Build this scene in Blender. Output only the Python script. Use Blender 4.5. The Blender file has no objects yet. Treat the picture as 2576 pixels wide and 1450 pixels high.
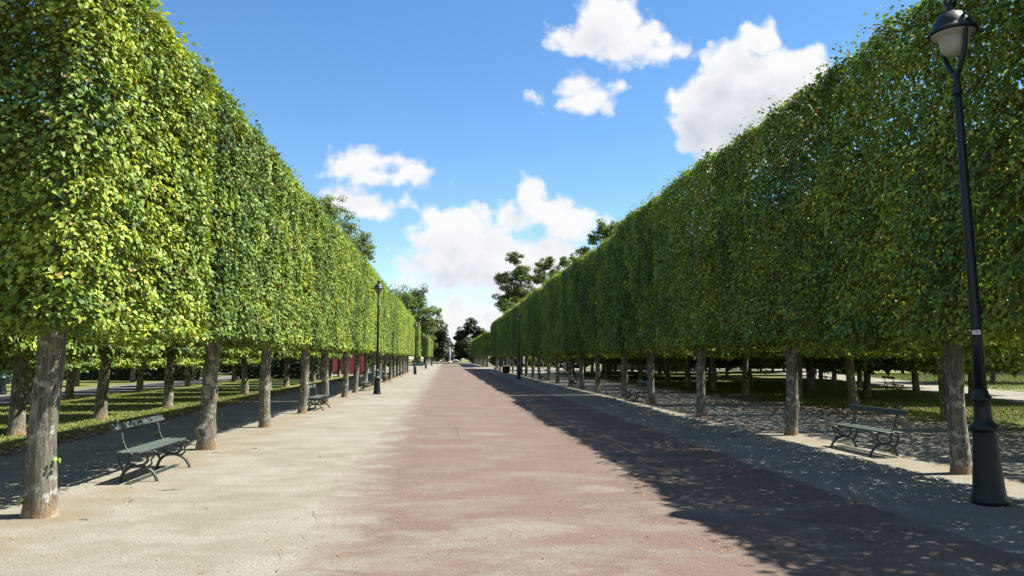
import bpy, math, random
import numpy as np
from mathutils import Vector, Matrix

# ------------------------------------------------------------------ scene / camera / light
sc = bpy.context.scene
COL = sc.collection
CAM_H = 1.75
F_PX = 770.0
PITCH = math.atan(69.8 / F_PX)
YAW = math.atan(66.0 / F_PX * math.cos(PITCH))
cam_d = bpy.data.cameras.new("camera")
cam_d.sensor_width = 36.0
cam_d.lens = F_PX / 1024.0 * 36.0
cam_d.clip_start = 0.05
cam_d.clip_end = 6000
cam = bpy.data.objects.new("camera", cam_d)
COL.objects.link(cam)
cam.location = (0, 0, CAM_H)
cam.rotation_euler = (math.pi / 2 + PITCH, 0, -YAW)
sc.camera = cam

def ray(px, py):
    """direction (x, y, z) through a pixel of the 2576 x 1450 view of the photograph"""
    s = 1024.0 / 2576.0
    x = (px * s - 512.0) / F_PX
    y = -(py * s - 288.1) / F_PX
    Fw = Vector((math.sin(YAW) * math.cos(PITCH), math.cos(YAW) * math.cos(PITCH), math.sin(PITCH)))
    R = Vector((math.cos(YAW), -math.sin(YAW), 0))
    U = R.cross(Fw)
    return (Fw + R * x + U * y).normalized()

SUN_EL = math.radians(58.3)
SUN_AZ_DIR = Vector((1.0, 0.10, 0)).normalized()      # towards the sun, on the ground
sun_vec = Vector((SUN_AZ_DIR.x * math.cos(SUN_EL), SUN_AZ_DIR.y * math.cos(SUN_EL), math.sin(SUN_EL)))
sl = bpy.data.lights.new("sun", 'SUN')
sl.energy = 5.0
sl.angle = math.radians(0.53)
sl.color = (1.0, 0.945, 0.85)
sun = bpy.data.objects.new("sun", sl)
COL.objects.link(sun)
sun.rotation_euler = (-sun_vec).to_track_quat('-Z', 'Y').to_euler()
sun.location = (40, 0, 60)

SKY_STRENGTH = 0.068
EXPOSURE = 1.5
world = bpy.data.worlds.new("World")
sc.world = world
world.use_nodes = True
try:
    world.cycles.sampling_method = 'MANUAL'
    world.cycles.sample_map_resolution = 512
except Exception:
    pass

class NT:
    """small helper to write node trees as expressions"""
    def __init__(self, tree):
        self.t = tree
    def new(self, kind, **kw):
        n = self.t.nodes.new(kind)
        for k, v in kw.items():
            setattr(n, k, v)
        return n
    def put(self, sock, v):
        if isinstance(v, bpy.types.NodeSocket):
            self.t.links.new(v, sock)
        elif v is not None:
            if sock.type == 'RGBA' and len(v) == 3:
                v = (*v, 1.0)
            sock.default_value = v
    def m(self, op, a, b=None, c=None, clamp=False):
        n = self.new('ShaderNodeMath', operation=op, use_clamp=clamp)
        self.put(n.inputs[0], a)
        if b is not None: self.put(n.inputs[1], b)
        if c is not None: self.put(n.inputs[2], c)
        return n.outputs[0]
    def v(self, op, a, b=None, c=None):
        n = self.new('ShaderNodeVectorMath', operation=op)
        self.put(n.inputs[0], a)
        if b is not None:
            self.put(n.inputs[3] if op == 'SCALE' else n.inputs[1], b)
        if c is not None: self.put(n.inputs[2], c)
        return n.outputs['Value'] if op in ('LENGTH', 'DOT_PRODUCT', 'DISTANCE') else n.outputs[0]
    def noise(self, vec, scale, detail=4.0, rough=0.55, dist=0.0, dim='3D'):
        n = self.new('ShaderNodeTexNoise', noise_dimensions=dim)
        self.put(n.inputs['Vector'], vec)
        self.put(n.inputs['Scale'], scale); self.put(n.inputs['Detail'], detail)
        self.put(n.inputs['Roughness'], rough); self.put(n.inputs['Distortion'], dist)
        return n.outputs['Fac']
    def step(self, x, lo, hi):
        n = self.new('ShaderNodeMapRange', interpolation_type='SMOOTHSTEP')
        self.put(n.inputs['Value'], x)
        n.inputs['From Min'].default_value = lo; n.inputs['From Max'].default_value = hi
        return n.outputs['Result']
    def lin(self, x, lo, hi, a=0.0, b=1.0):
        n = self.new('ShaderNodeMapRange')
        self.put(n.inputs['Value'], x)
        for k, q in zip(('From Min', 'From Max', 'To Min', 'To Max'), (lo, hi, a, b)):
            n.inputs[k].default_value = q
        return n.outputs['Result']
    def mix(self, f, a, b):
        n = self.new('ShaderNodeMix', data_type='RGBA')
        self.put(n.inputs[0], f); self.put(n.inputs[6], a); self.put(n.inputs[7], b)
        return n.outputs[2]
    def xyz(self, vec):
        n = self.new('ShaderNodeSeparateXYZ'); self.put(n.inputs[0], vec); return n.outputs
    def comb(self, x, y, z):
        n = self.new('ShaderNodeCombineXYZ')
        for s, q in zip(n.inputs, (x, y, z)): self.put(s, q)
        return n.outputs[0]
    def scale(self, vec, s):
        return self.v('MULTIPLY', vec, s)

# ---- sky: physical sky with fair weather cumulus laid out by direction
# clouds: px, py, rx, ry in the 2576-wide view, turned into directions (east over north, up over north)
CLOUDS = [
    # high cloud, top right of the middle
    (1535, 45, 75, 62), (1480, 105, 70, 40), (1565, 120, 85, 42), (1625, 80, 40, 32), (1425, 85, 46, 30), (1640, 130, 62, 26), (1700, 118, 22, 12),
    # small ones under it
    (1462, 205, 38, 36), (1478, 250, 55, 36), (1505, 270, 40, 20), (1558, 217, 26, 15), (1345, 243, 13, 9),
    # large cloud leaning on the right hedge
    (1915, 105, 50, 52), (1850, 180, 95, 70), (1960, 190, 110, 70), (2045, 165, 50, 50), (1790, 280, 105, 95), (1900, 300, 150, 110), (1770, 355, 60, 40), (2000, 260, 120, 80),
    # left pair
    (930, 410, 75, 34), (880, 415, 66, 30), (960, 445, 95, 28), (1045, 435, 52, 20),
    (895, 512, 78, 36), (850, 495, 40, 22), (940, 530, 48, 20), (1015, 508, 22, 22), (1042, 516, 18, 17),
    # big bank in the middle
    (1335, 485, 34, 40), (1375, 545, 95, 42), (1460, 555, 62, 40), (1300, 560, 60, 36), (1420, 585, 90, 28),
    (1105, 560, 42, 42), (1175, 570, 70, 48), (1080, 605, 50, 42), (1180, 640, 130, 66), (1300, 650, 110, 60), (1130, 690, 100, 40), (1250, 700, 120, 40), (1060, 715, 60, 26), (1380, 640, 60, 50),
    (1180, 800, 70, 40), (1150, 770, 45, 20), (1255, 785, 60, 24), (1000, 730, 30, 18), (1130, 830, 60, 40), (1210, 850, 80, 30), (1240, 740, 90, 30), (1340, 700, 60, 40),
]
def build_world():
    t = world.node_tree
    t.nodes.clear()
    # cloud field group: position on the plane one unit ahead -> signed field
    g = bpy.data.node_groups.new("cloud_field", 'ShaderNodeTree')
    g.interface.new_socket("P", in_out='INPUT', socket_type='NodeSocketVector')
    g.interface.new_socket("Field", in_out='OUTPUT', socket_type='NodeSocketFloat')
    G = NT(g)
    gi = g.nodes.new('NodeGroupInput'); go = g.nodes.new('NodeGroupOutput')
    P = gi.outputs[0]
    warp = G.new('ShaderNodeTexNoise'); G.put(warp.inputs['Vector'], P)
    warp.inputs['Scale'].default_value = 9.0; warp.inputs['Detail'].default_value = 3.0
    wv = G.v('MULTIPLY', G.v('SUBTRACT', warp.outputs['Color'], (0.5, 0.5, 0.5)), (0.020, 0.018, 0.0))
    Pw = G.v('ADD', P, wv)
    acc = None
    k = 1024.0 / 2576.0 / F_PX
    for (px, py, rx, ry) in CLOUDS:
        d = ray(px, py)
        u, w = d.x / d.y, d.z / d.y
        iu, iw = 1.0 / (rx * k * 1.22), 1.0 / (ry * k * 1.22)
        q = G.v('MULTIPLY_ADD', Pw, (iu, iw, 0), (-u * iu, -w * iw, 0))
        ln = G.v('LENGTH', q)
        # in radius units, scaled back to a common size
        dd = G.m('MULTIPLY', G.m('SUBTRACT', ln, 1.0), min(rx, ry) * k)
        acc = dd if acc is None else G.m('SMOOTH_MIN', acc, dd, 0.012)
    n1 = G.noise(P, 22.0, 6.0, 0.50)
    vor = G.new('ShaderNodeTexVoronoi', feature='SMOOTH_F1')
    G.put(vor.inputs['Vector'], Pw); vor.inputs['Scale'].default_value = 40.0
    vor.inputs['Smoothness'].default_value = 0.35; vor.inputs['Detail'].default_value = 2.0
    billow = G.m('SUBTRACT', 0.50, vor.outputs['Distance'])
    f = G.m('MULTIPLY', acc, -1.0)
    f = G.m('ADD', f, G.m('MULTIPLY', G.m('SUBTRACT', n1, 0.42), 0.036))
    f = G.m('ADD', f, G.m('MULTIPLY', billow, 0.013))
    G.put(go.inputs[0], f)

    N = NT(t)
    tc = N.new('ShaderNodeTexCoord')
    D = tc.outputs['Generated']
    x, y, z = N.xyz(D)[:3]
    sky = N.new('ShaderNodeTexSky', sky_type='NISHITA')
    sky.sun_disc = False
    sky.sun_elevation = SUN_EL
    sky.sun_rotation = math.atan2(SUN_AZ_DIR.x, SUN_AZ_DIR.y)
    sky.altitude = 100
    sky.air_density = 1.0; sky.dust_density = 0.0; sky.ozone_density = 2.0
    ys = N.m('MAXIMUM', y, 0.05)
    P = N.comb(N.m('DIVIDE', x, ys), N.m('DIVIDE', z, ys), 0.0)
    def field(vec):
        n = N.new('ShaderNodeGroup'); n.node_tree = g
        N.put(n.inputs[0], vec); return n.outputs[0]
    hs = N.new('ShaderNodeHueSaturation'); N.put(hs.inputs['Color'], sky.outputs[0])
    hs.inputs['Saturation'].default_value = 1.22
    skyc = hs.outputs[0]
    lit = tuple(q / SKY_STRENGTH / 2 ** EXPOSURE for q in (0.97, 0.975, 0.99))
    drk = tuple(q / SKY_STRENGTH / 2 ** EXPOSURE for q in (0.56, 0.61, 0.71))
    # the part of the sky ahead holds the clouds of the photograph
    u, w = N.xyz(P)[:2]
    win = N.m('MULTIPLY', N.m('LESS_THAN', N.m('ABSOLUTE', N.m('SUBTRACT', u, 0.15)), 0.42), N.m('LESS_THAN', N.m('ABSOLUTE', N.m('SUBTRACT', w, 0.26)), 0.26))
    win = N.m('MULTIPLY', win, N.m('GREATER_THAN', y, 0.2))
    f0 = field(P)
    f1 = field(N.v('ADD', P, (0.020, 0.034, 0.0)))
    alpha = N.step(f0, -0.005, 0.009)
    shade = N.step(N.m('ADD', N.m('MULTIPLY', f1, 0.8), N.m('MULTIPLY', f0, 0.25)), -0.006, 0.058)
    col = N.mix(alpha, skyc, N.mix(shade, lit, drk))
    bg1 = N.new('ShaderNodeBackground'); N.put(bg1.inputs['Color'], col); bg1.inputs['Strength'].default_value = SKY_STRENGTH
    # elsewhere: unseen scattered cumulus, made denser to whiten the fill light
    zs = N.m('MAXIMUM', z, 0.03)
    Q = N.comb(N.m('DIVIDE', x, N.m('ADD', zs, 0.12)), N.m('DIVIDE', y, N.m('ADD', zs, 0.12)), 0.0)
    fb = N.m('SUBTRACT', N.noise(Q, 1.3, 4.0, 0.55), 0.50)
    ab = N.m('MULTIPLY', N.step(fb, 0.0, 0.08), N.m('MULTIPLY', N.step(z, 0.02, 0.08), N.m('SUBTRACT', 1.0, N.m('MULTIPLY', N.step(y, 0.0, 0.45), 1.0))))
    col0 = N.mix(ab, skyc, tuple((p + q) / 2 for p, q in zip(lit, drk)))
    bg0 = N.new('ShaderNodeBackground'); N.put(bg0.inputs['Color'], col0); bg0.inputs['Strength'].default_value = SKY_STRENGTH
    mx = N.new('ShaderNodeMixShader'); N.put(mx.inputs[0], win)
    t.links.new(bg0.outputs[0], mx.inputs[1]); t.links.new(bg1.outputs[0], mx.inputs[2])
    out = N.new('ShaderNodeOutputWorld'); t.links.new(mx.outputs[0], out.inputs[0])
build_world()

sc.view_settings.view_transform = 'Standard'
sc.view_settings.look = 'None'
sc.view_settings.exposure = EXPOSURE
sc.view_settings.gamma = 1.0
sc.view_settings.use_curve_mapping = False
sc.render.engine = 'CYCLES'
cy = sc.cycles
cy.max_bounces = 7; cy.diffuse_bounces = 3; cy.glossy_bounces = 2; cy.transmission_bounces = 4
cy.transparent_max_bounces = 6
cy.sample_clamp_indirect = 6.0
cy.caustics_reflective = False; cy.caustics_refractive = False
cy.use_denoising = True
cy.use_adaptive_sampling = True
cy.adaptive_threshold = 0.015

# ------------------------------------------------------------------ object helpers
def mesh_obj(name, me, mat=None, parent=None):
    o = bpy.data.objects.new(name, me)
    COL.objects.link(o)
    if mat is not None and len(me.materials) == 0:
        me.materials.append(mat)
    if parent is not None:
        o.parent = parent
    return o
def empty(name, loc=(0, 0, 0), rz=0.0, sc_=1.0):
    o = bpy.data.objects.new(name, None)
    COL.objects.link(o)
    o.location = loc; o.rotation_euler = (0, 0, rz); o.scale = (sc_, sc_, sc_)
    o.empty_display_size = 0.1
    return o
def tag(o, label=None, cat=None, group=None, kind=None):
    if label: o["label"] = label
    if cat: o["category"] = cat
    if group: o["group"] = group
    if kind: o["kind"] = kind
    return o
def copy_tree(o, parent=None):
    c = o.copy(); COL.objects.link(c)
    c.parent = parent
    for ch in list(o.children):
        copy_tree(ch, c)
    return c

class MB:
    """collects shapes, then builds ONE mesh"""
    def __init__(self):
        self.v = []; self.f = []; self.smooth = []
    def add(self, vs, fs, smooth=False):
        o = len(self.v)
        self.v += [tuple(p) for p in vs]
        self.f += [tuple(i + o for i in f) for f in fs]
        self.smooth += [smooth] * len(fs)
    def box(self, c, s, rot=None, bev=0.0):
        hx, hy, hz = s[0] / 2, s[1] / 2, s[2] / 2
        if bev > 0:
            b = min(bev, hx * .9, hy * .9, hz * .9)
            vs = []
            for sx in (-1, 1):
                for sy in (-1, 1):
                    for sz in (-1, 1):
                        vs.append((sx * (hx - b), sy * (hy - b), sz * hz))
                        vs.append((sx * (hx - b), sy * hy, sz * (hz - b)))
                        vs.append((sx * hx, sy * (hy - b), sz * (hz - b)))
            import itertools
            idx = {}
            for i, (sx, sy, sz) in enumerate(itertools.product((-1, 1), (-1, 1), (-1, 1))):
                idx[(sx, sy, sz)] = i * 3
            fs = []
            def q(a, b_, c_, d): fs.append((a, b_, c_, d))
            for sz in (-1, 1):
                r = [idx[(-1, -1, sz)], idx[(1, -1, sz)], idx[(1, 1, sz)], idx[(-1, 1, sz)]]
                fs.append(tuple(r if sz > 0 else r[::-1]))
            for sy in (-1, 1):
                r = [idx[(-1, sy, -1)] + 1, idx[(1, sy, -1)] + 1, idx[(1, sy, 1)] + 1, idx[(-1, sy, 1)] + 1]
                fs.append(tuple(r if sy < 0 else r[::-1]))
            for sx in (-1, 1):
                r = [idx[(sx, -1, -1)] + 2, idx[(sx, 1, -1)] + 2, idx[(sx, 1, 1)] + 2, idx[(sx, -1, 1)] + 2]
                fs.append(tuple(r if sx > 0 else r[::-1]))
            for sy in (-1, 1):
                for sz in (-1, 1):
                    a, b2 = idx[(-1, sy, sz)], idx[(1, sy, sz)]
                    r = [a, b2, b2 + 1, a + 1]
                    fs.append(tuple(r if sy * sz < 0 else r[::-1]))
            for sx in (-1, 1):
                for sz in (-1, 1):
                    a, b2 = idx[(sx, -1, sz)], idx[(sx, 1, sz)]
                    r = [a, b2, b2 + 2, a + 2]
                    fs.append(tuple(r if sx * sz > 0 else r[::-1]))
            for sx in (-1, 1):
                for sy in (-1, 1):
                    a, b2 = idx[(sx, sy, -1)], idx[(sx, sy, 1)]
                    r = [a + 1, b2 + 1, b2 + 2, a + 2]
                    fs.append(tuple(r if sx * sy < 0 else r[::-1]))
            for k, i in idx.items():
                r = (i, i + 1, i + 2)
                fs.append(r)
        else:
            vs = [(sx * hx, sy * hy, sz * hz) for sx in (-1, 1) for sy in (-1, 1) for sz in (-1, 1)]
            fs = [(0, 1, 3, 2), (4, 6, 7, 5), (0, 4, 5, 1), (2, 3, 7, 6), (0, 2, 6, 4), (1, 5, 7, 3)]
        if rot is not None:
            vs = [rot @ Vector(p) for p in vs]
        self.add([(p[0] + c[0], p[1] + c[1], p[2] + c[2]) for p in vs], fs)
        return self
    def lathe(self, prof, seg=24, c=(0, 0, 0), flute=None, smooth=True):
        vs = []; fs = []
        n = len(prof)
        for (r, z) in prof:
            for k in range(seg):
                a = 2 * math.pi * k / seg
                rr = r
                if flute and flute[0] < z < flute[1]:
                    rr = r * (1 - flute[2] * (k % 2))
                vs.append((c[0] + rr * math.cos(a), c[1] + rr * math.sin(a), c[2] + z))
        for i in range(n - 1):
            for k in range(seg):
                k2 = (k + 1) % seg
                fs.append((i * seg + k, i * seg + k2, (i + 1) * seg + k2, (i + 1) * seg + k))
        fs.append(tuple(range(seg))[::-1])
        fs.append(tuple((n - 1) * seg + k for k in range(seg)))
        self.add(vs, fs, smooth)
        return self
    def tube(self, pts, rads, seg=8, flat=1.0, smooth=True, square=False):
        pts = [Vector(p) for p in pts]
        n = len(pts)
        if not hasattr(rads, '__len__'): rads = [rads] * n
        vs = []; fs = []
        up = Vector((0.13, 0.31, 0.94)).normalized()
        for i, p in enumerate(pts):
            d = (pts[min(i + 1, n - 1)] - pts[max(i - 1, 0)]).normalized()
            if square:
                s = Vector((0, 1, 0))
            else:
                s = d.cross(up)
                if s.length < .05: s = d.cross(Vector((1, 0, 0)))
            s.normalize()
            u = s.cross(d).normalized()
            for k in range(seg):
                a = 2 * math.pi * (k + 0.5) / seg
                q = p + s * (math.cos(a) * rads[i] * flat) + u * (math.sin(a) * rads[i])
                vs.append(q)
        for i in range(n - 1):
            for k in range(seg):
                k2 = (k + 1) % seg
                fs.append((i * seg + k, i * seg + k2, (i + 1) * seg + k2, (i + 1) * seg + k))
        fs.append(tuple(range(seg))[::-1]); fs.append(tuple((n - 1) * seg + k for k in range(seg)))
        self.add(vs, fs, smooth)
        return self
    def mesh(self, name, mat):
        me = bpy.data.meshes.new(name)
        me.from_pydata(self.v, [], self.f)
        me.polygons.foreach_set("use_smooth", self.smooth)
        me.materials.append(mat)
        me.update()
        return me
    def build(self, name, mat, parent=None):
        return mesh_obj(name, self.mesh(name, mat), None, parent)

def spline(pts, n=6):
    """Catmull-Rom through the points"""
    P = [Vector(p) for p in pts]
    out = []
    for i in range(len(P) - 1):
        p0 = P[max(i - 1, 0)]; p1 = P[i]; p2 = P[i + 1]; p3 = P[min(i + 2, len(P) - 1)]
        for k in range(n):
            t = k / n
            out.append(0.5 * ((2 * p1) + (p2 - p0) * t + (2 * p0 - 5 * p1 + 4 * p2 - p3) * t * t + (3 * p1 - p0 - 3 * p2 + p3) * t ** 3))
    out.append(P[-1])
    return out

# ------------------------------------------------------------------ materials
def new_mat(name):
    m = bpy.data.materials.new(name)
    m.use_nodes = True
    t = m.node_tree
    b = t.nodes['Principled BSDF']
    return m, NT(t), b

def plain(name, col, rough=0.6, spec=0.3, metal=0.0, var=0.12, scale=6.0):
    m, N, b = new_mat(name)
    tc = N.new('ShaderNodeTexCoord')
    n = N.noise(tc.outputs['Object'], scale, 5.0, 0.6)
    c = N.mix(n, tuple(q * (1 - var) for q in col), tuple(q * (1 + var) for q in col))
    N.put(b.inputs['Base Color'], c)
    N.put(b.inputs['Roughness'], N.lin(n, 0, 1, rough - .08, rough + .08))
    b.inputs['Specular IOR Level'].default_value = spec
    b.inputs['Metallic'].default_value = metal
    return m

def leaf_mat(name, dark, mid, young, dry, dry_amt=0.03, trans=0.16, patch=0.55, gloss=0.45):
    m, N, b = new_mat(name)
    t = m.node_tree
    at = N.new('ShaderNodeAttribute', attribute_name="rnd")
    r = at.outputs['Fac']
    tc = N.new('ShaderNodeTexCoord')
    oi = N.new('ShaderNodeObjectInfo')
    geo = N.new('ShaderNodeNewGeometry')
    P = geo.outputs['Position']
    n = N.noise(P, 0.8, 3.0, 0.6)
    # patches of young growth, tree-to-tree tint and leaf-to-leaf scatter
    f = N.m('ADD', N.m('MULTIPLY', N.m('SUBTRACT', n, 0.48), 3.2 * patch), N.m('MULTIPLY', N.m('SUBTRACT', r, 0.5), 0.75))
    f = N.m('ADD', f, N.m('MULTIPLY', N.m('SUBTRACT', oi.outputs['Random'], 0.5), 0.3))
    f = N.m('ADD', f, 0.5)
    c = N.mix(N.step(f, 0.05, 0.62), dark, mid)
    c = N.mix(N.step(f, 0.62, 1.15), c, young)
    n2 = N.noise(P, 1.7, 2.0, 0.6)
    dm = N.m('MULTIPLY', N.step(n2, 0.52, 0.70), N.m('GREATER_THAN', N.m('FRACT', N.m('MULTIPLY', r, 17.31)), 1.0 - dry_amt * 6))
    dm2 = N.m('GREATER_THAN', N.m('FRACT', N.m('MULTIPLY', r, 91.7)), 1.0 - dry_amt * 0.5)
    c = N.mix(N.m('MAXIMUM', dm, dm2), c, dry)
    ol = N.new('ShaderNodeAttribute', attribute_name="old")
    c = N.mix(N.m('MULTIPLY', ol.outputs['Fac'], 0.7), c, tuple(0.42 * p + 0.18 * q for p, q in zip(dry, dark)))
    N.put(b.inputs['Base Color'], c)
    b.inputs['Roughness'].default_value = gloss
    b.inputs['Specular IOR Level'].default_value = 0.20
    tr = N.new('ShaderNodeBsdfTranslucent')
    hs = N.new('ShaderNodeHueSaturation'); N.put(hs.inputs['Color'], c)
    hs.inputs['Hue'].default_value = 0.482; hs.inputs['Saturation'].default_value = 1.12; hs.inputs['Value'].default_value = 1.6
    t.links.new(hs.outputs[0], tr.inputs['Color'])
    mx = N.new('ShaderNodeMixShader'); mx.inputs[0].default_value = trans
    t.links.new(b.outputs[0], mx.inputs[1]); t.links.new(tr.outputs[0], mx.inputs[2])
    t.links.new(mx.outputs[0], t.nodes['Material Output'].inputs['Surface'])
    return m

M = {}
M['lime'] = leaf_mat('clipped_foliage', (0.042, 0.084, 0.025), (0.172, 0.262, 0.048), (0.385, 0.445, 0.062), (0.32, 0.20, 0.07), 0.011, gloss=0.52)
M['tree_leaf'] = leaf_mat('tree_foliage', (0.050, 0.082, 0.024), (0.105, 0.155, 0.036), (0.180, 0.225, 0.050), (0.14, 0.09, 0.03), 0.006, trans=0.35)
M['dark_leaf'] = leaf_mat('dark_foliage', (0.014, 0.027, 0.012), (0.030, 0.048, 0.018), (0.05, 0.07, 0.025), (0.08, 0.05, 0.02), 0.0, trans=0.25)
M['purple_leaf'] = leaf_mat('purple_foliage', (0.030, 0.016, 0.018), (0.055, 0.026, 0.028), (0.08, 0.04, 0.035), (0.08, 0.05, 0.02), 0.0, trans=0.25)
M['grey_leaf'] = leaf_mat('grey_foliage', (0.05, 0.06, 0.045), (0.085, 0.10, 0.07), (0.12, 0.14, 0.09), (0.1, 0.09, 0.05), 0.0, trans=0.25)

def bark_mat():
    m, N, b = new_mat('bark')
    tc = N.new('ShaderNodeTexCoord'); oi = N.new('ShaderNodeObjectInfo')
    off = N.m('MULTIPLY', oi.outputs['Random'], 53.0)
    P = N.v('ADD', tc.outputs['Object'], N.comb(0.0, 0.0, off))
    ridge = N.noise(N.scale(P, (38.0, 38.0, 4.6)), 1.0, 5.0, 0.66, 0.6)
    big = N.noise(P, 2.1, 4.0, 0.6)
    c = N.mix(N.step(ridge, 0.40, 0.60), (0.070, 0.063, 0.050), (0.205, 0.190, 0.158))
    c = N.mix(N.m('MULTIPLY', N.step(big, 0.42, 0.62), 0.55), c, (0.150, 0.145, 0.115))
    lich = N.noise(P, 9.0, 5.0, 0.65)
    patch = N.noise(P, 2.7, 2.0, 0.5)
    lm = N.m('MULTIPLY', N.step(lich, 0.50, 0.58), N.step(patch, 0.40, 0.56))
    c = N.mix(N.m('MULTIPLY', lm, 0.85), c, (0.40, 0.395, 0.335))
    moss = N.m('MULTIPLY', N.step(N.noise(P, 5.5, 4.0, 0.6), 0.60, 0.68), 0.7)
    c = N.mix(moss, c, (0.23, 0.24, 0.10))
    z = N.xyz(tc.outputs['Object'])[2]
    soil = N.m('SUBTRACT', 1.0, N.step(N.m('ADD', z, N.m('MULTIPLY', lich, 0.3)), 0.12, 0.42))
    c = N.mix(N.m('MULTIPLY', soil, 0.75), c, (0.26, 0.165, 0.085))
    N.put(b.inputs['Base Color'], c)
    b.inputs['Roughness'].default_value = 0.9
    b.inputs['Specular IOR Level'].default_value = 0.15
    bp = N.new('ShaderNodeBump'); bp.inputs['Strength'].default_value = 0.9; bp.inputs['Distance'].default_value = 0.03
    N.put(bp.inputs['Height'], N.m('ADD', ridge, N.m('MULTIPLY', lich, 0.5)))
    N.t.links.new(bp.outputs[0], b.inputs['Normal'])
    return m
M['bark'] = bark_mat()

def sand_colour(N, P):
    x, y, z = N.xyz(P)[:3]
    big = N.noise(P, 0.22, 5.0, 0.55)
    mid = N.noise(N.scale(P, (0.9, 1.3, 1.0)), 1.1, 7.0, 0.66, 0.4)
    fine = N.noise(P, 42.0, 5.0, 0.7)
    c = N.mix(N.step(mid, 0.36, 0.66), (0.172, 0.164, 0.128), (0.236, 0.232, 0.194))
    c = N.mix(N.m('MULTIPLY', N.step(big, 0.45, 0.65), 0.6), c, (0.262, 0.262, 0.228))
    # trodden earth along the two tree lines
    edge = N.m('ADD', x, N.m('MULTIPLY', N.m('SUBTRACT', mid, 0.5), 1.6))
    le = N.m('SUBTRACT', 1.0, N.step(N.m('ABSOLUTE', N.m('ADD', edge, 4.45)), 0.1, 0.85))
    re = N.m('SUBTRACT', 1.0, N.step(N.m('ABSOLUTE', N.m('SUBTRACT', edge, 7.8)), 0.1, 0.85))
    earth = N.m('MULTIPLY', N.m('MAXIMUM', le, re), N.lin(N.noise(P, 1.6, 4.0, 0.6), 0.35, 0.65, 0.15, 0.85))
    c = N.mix(N.m('MULTIPLY', earth, 0.75), c, (0.180, 0.124, 0.068))
    g = N.step(fine, 0.40, 0.60)
    c = N.mix(N.m('MULTIPLY', N.m('SUBTRACT', 1.0, g), 0.72), c, (0.120, 0.110, 0.086))
    # dark grit and specks
    vo = N.new('ShaderNodeTexVoronoi'); N.put(vo.inputs['Vector'], P); vo.inputs['Scale'].default_value = 17.0
    sp = N.m('MULTIPLY', N.m('LESS_THAN', vo.outputs['Distance'], 0.16), N.m('GREATER_THAN', N.xyz(vo.outputs['Color'])[0], 0.6))
    c = N.mix(N.m('MULTIPLY', sp, 0.6), c, (0.11, 0.09, 0.065))
    return c, fine, mid
def sand_mat():
    m, N, b = new_mat('sand')
    tc = N.new('ShaderNodeTexCoord')
    c, fine, mid = sand_colour(N, tc.outputs['Object'])
    N.put(b.inputs['Base Color'], c)
    b.inputs['Roughness'].default_value = 0.95
    b.inputs['Specular IOR Level'].default_value = 0.12
    bp = N.new('ShaderNodeBump'); bp.inputs['Strength'].default_value = 0.55; bp.inputs['Distance'].default_value = 0.02
    N.put(bp.inputs['Height'], N.m('ADD', fine, N.m('MULTIPLY', mid, 0.25)))
    N.t.links.new(bp.outputs[0], b.inputs['Normal'])
    return m
M['sand'] = sand_mat()

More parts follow.
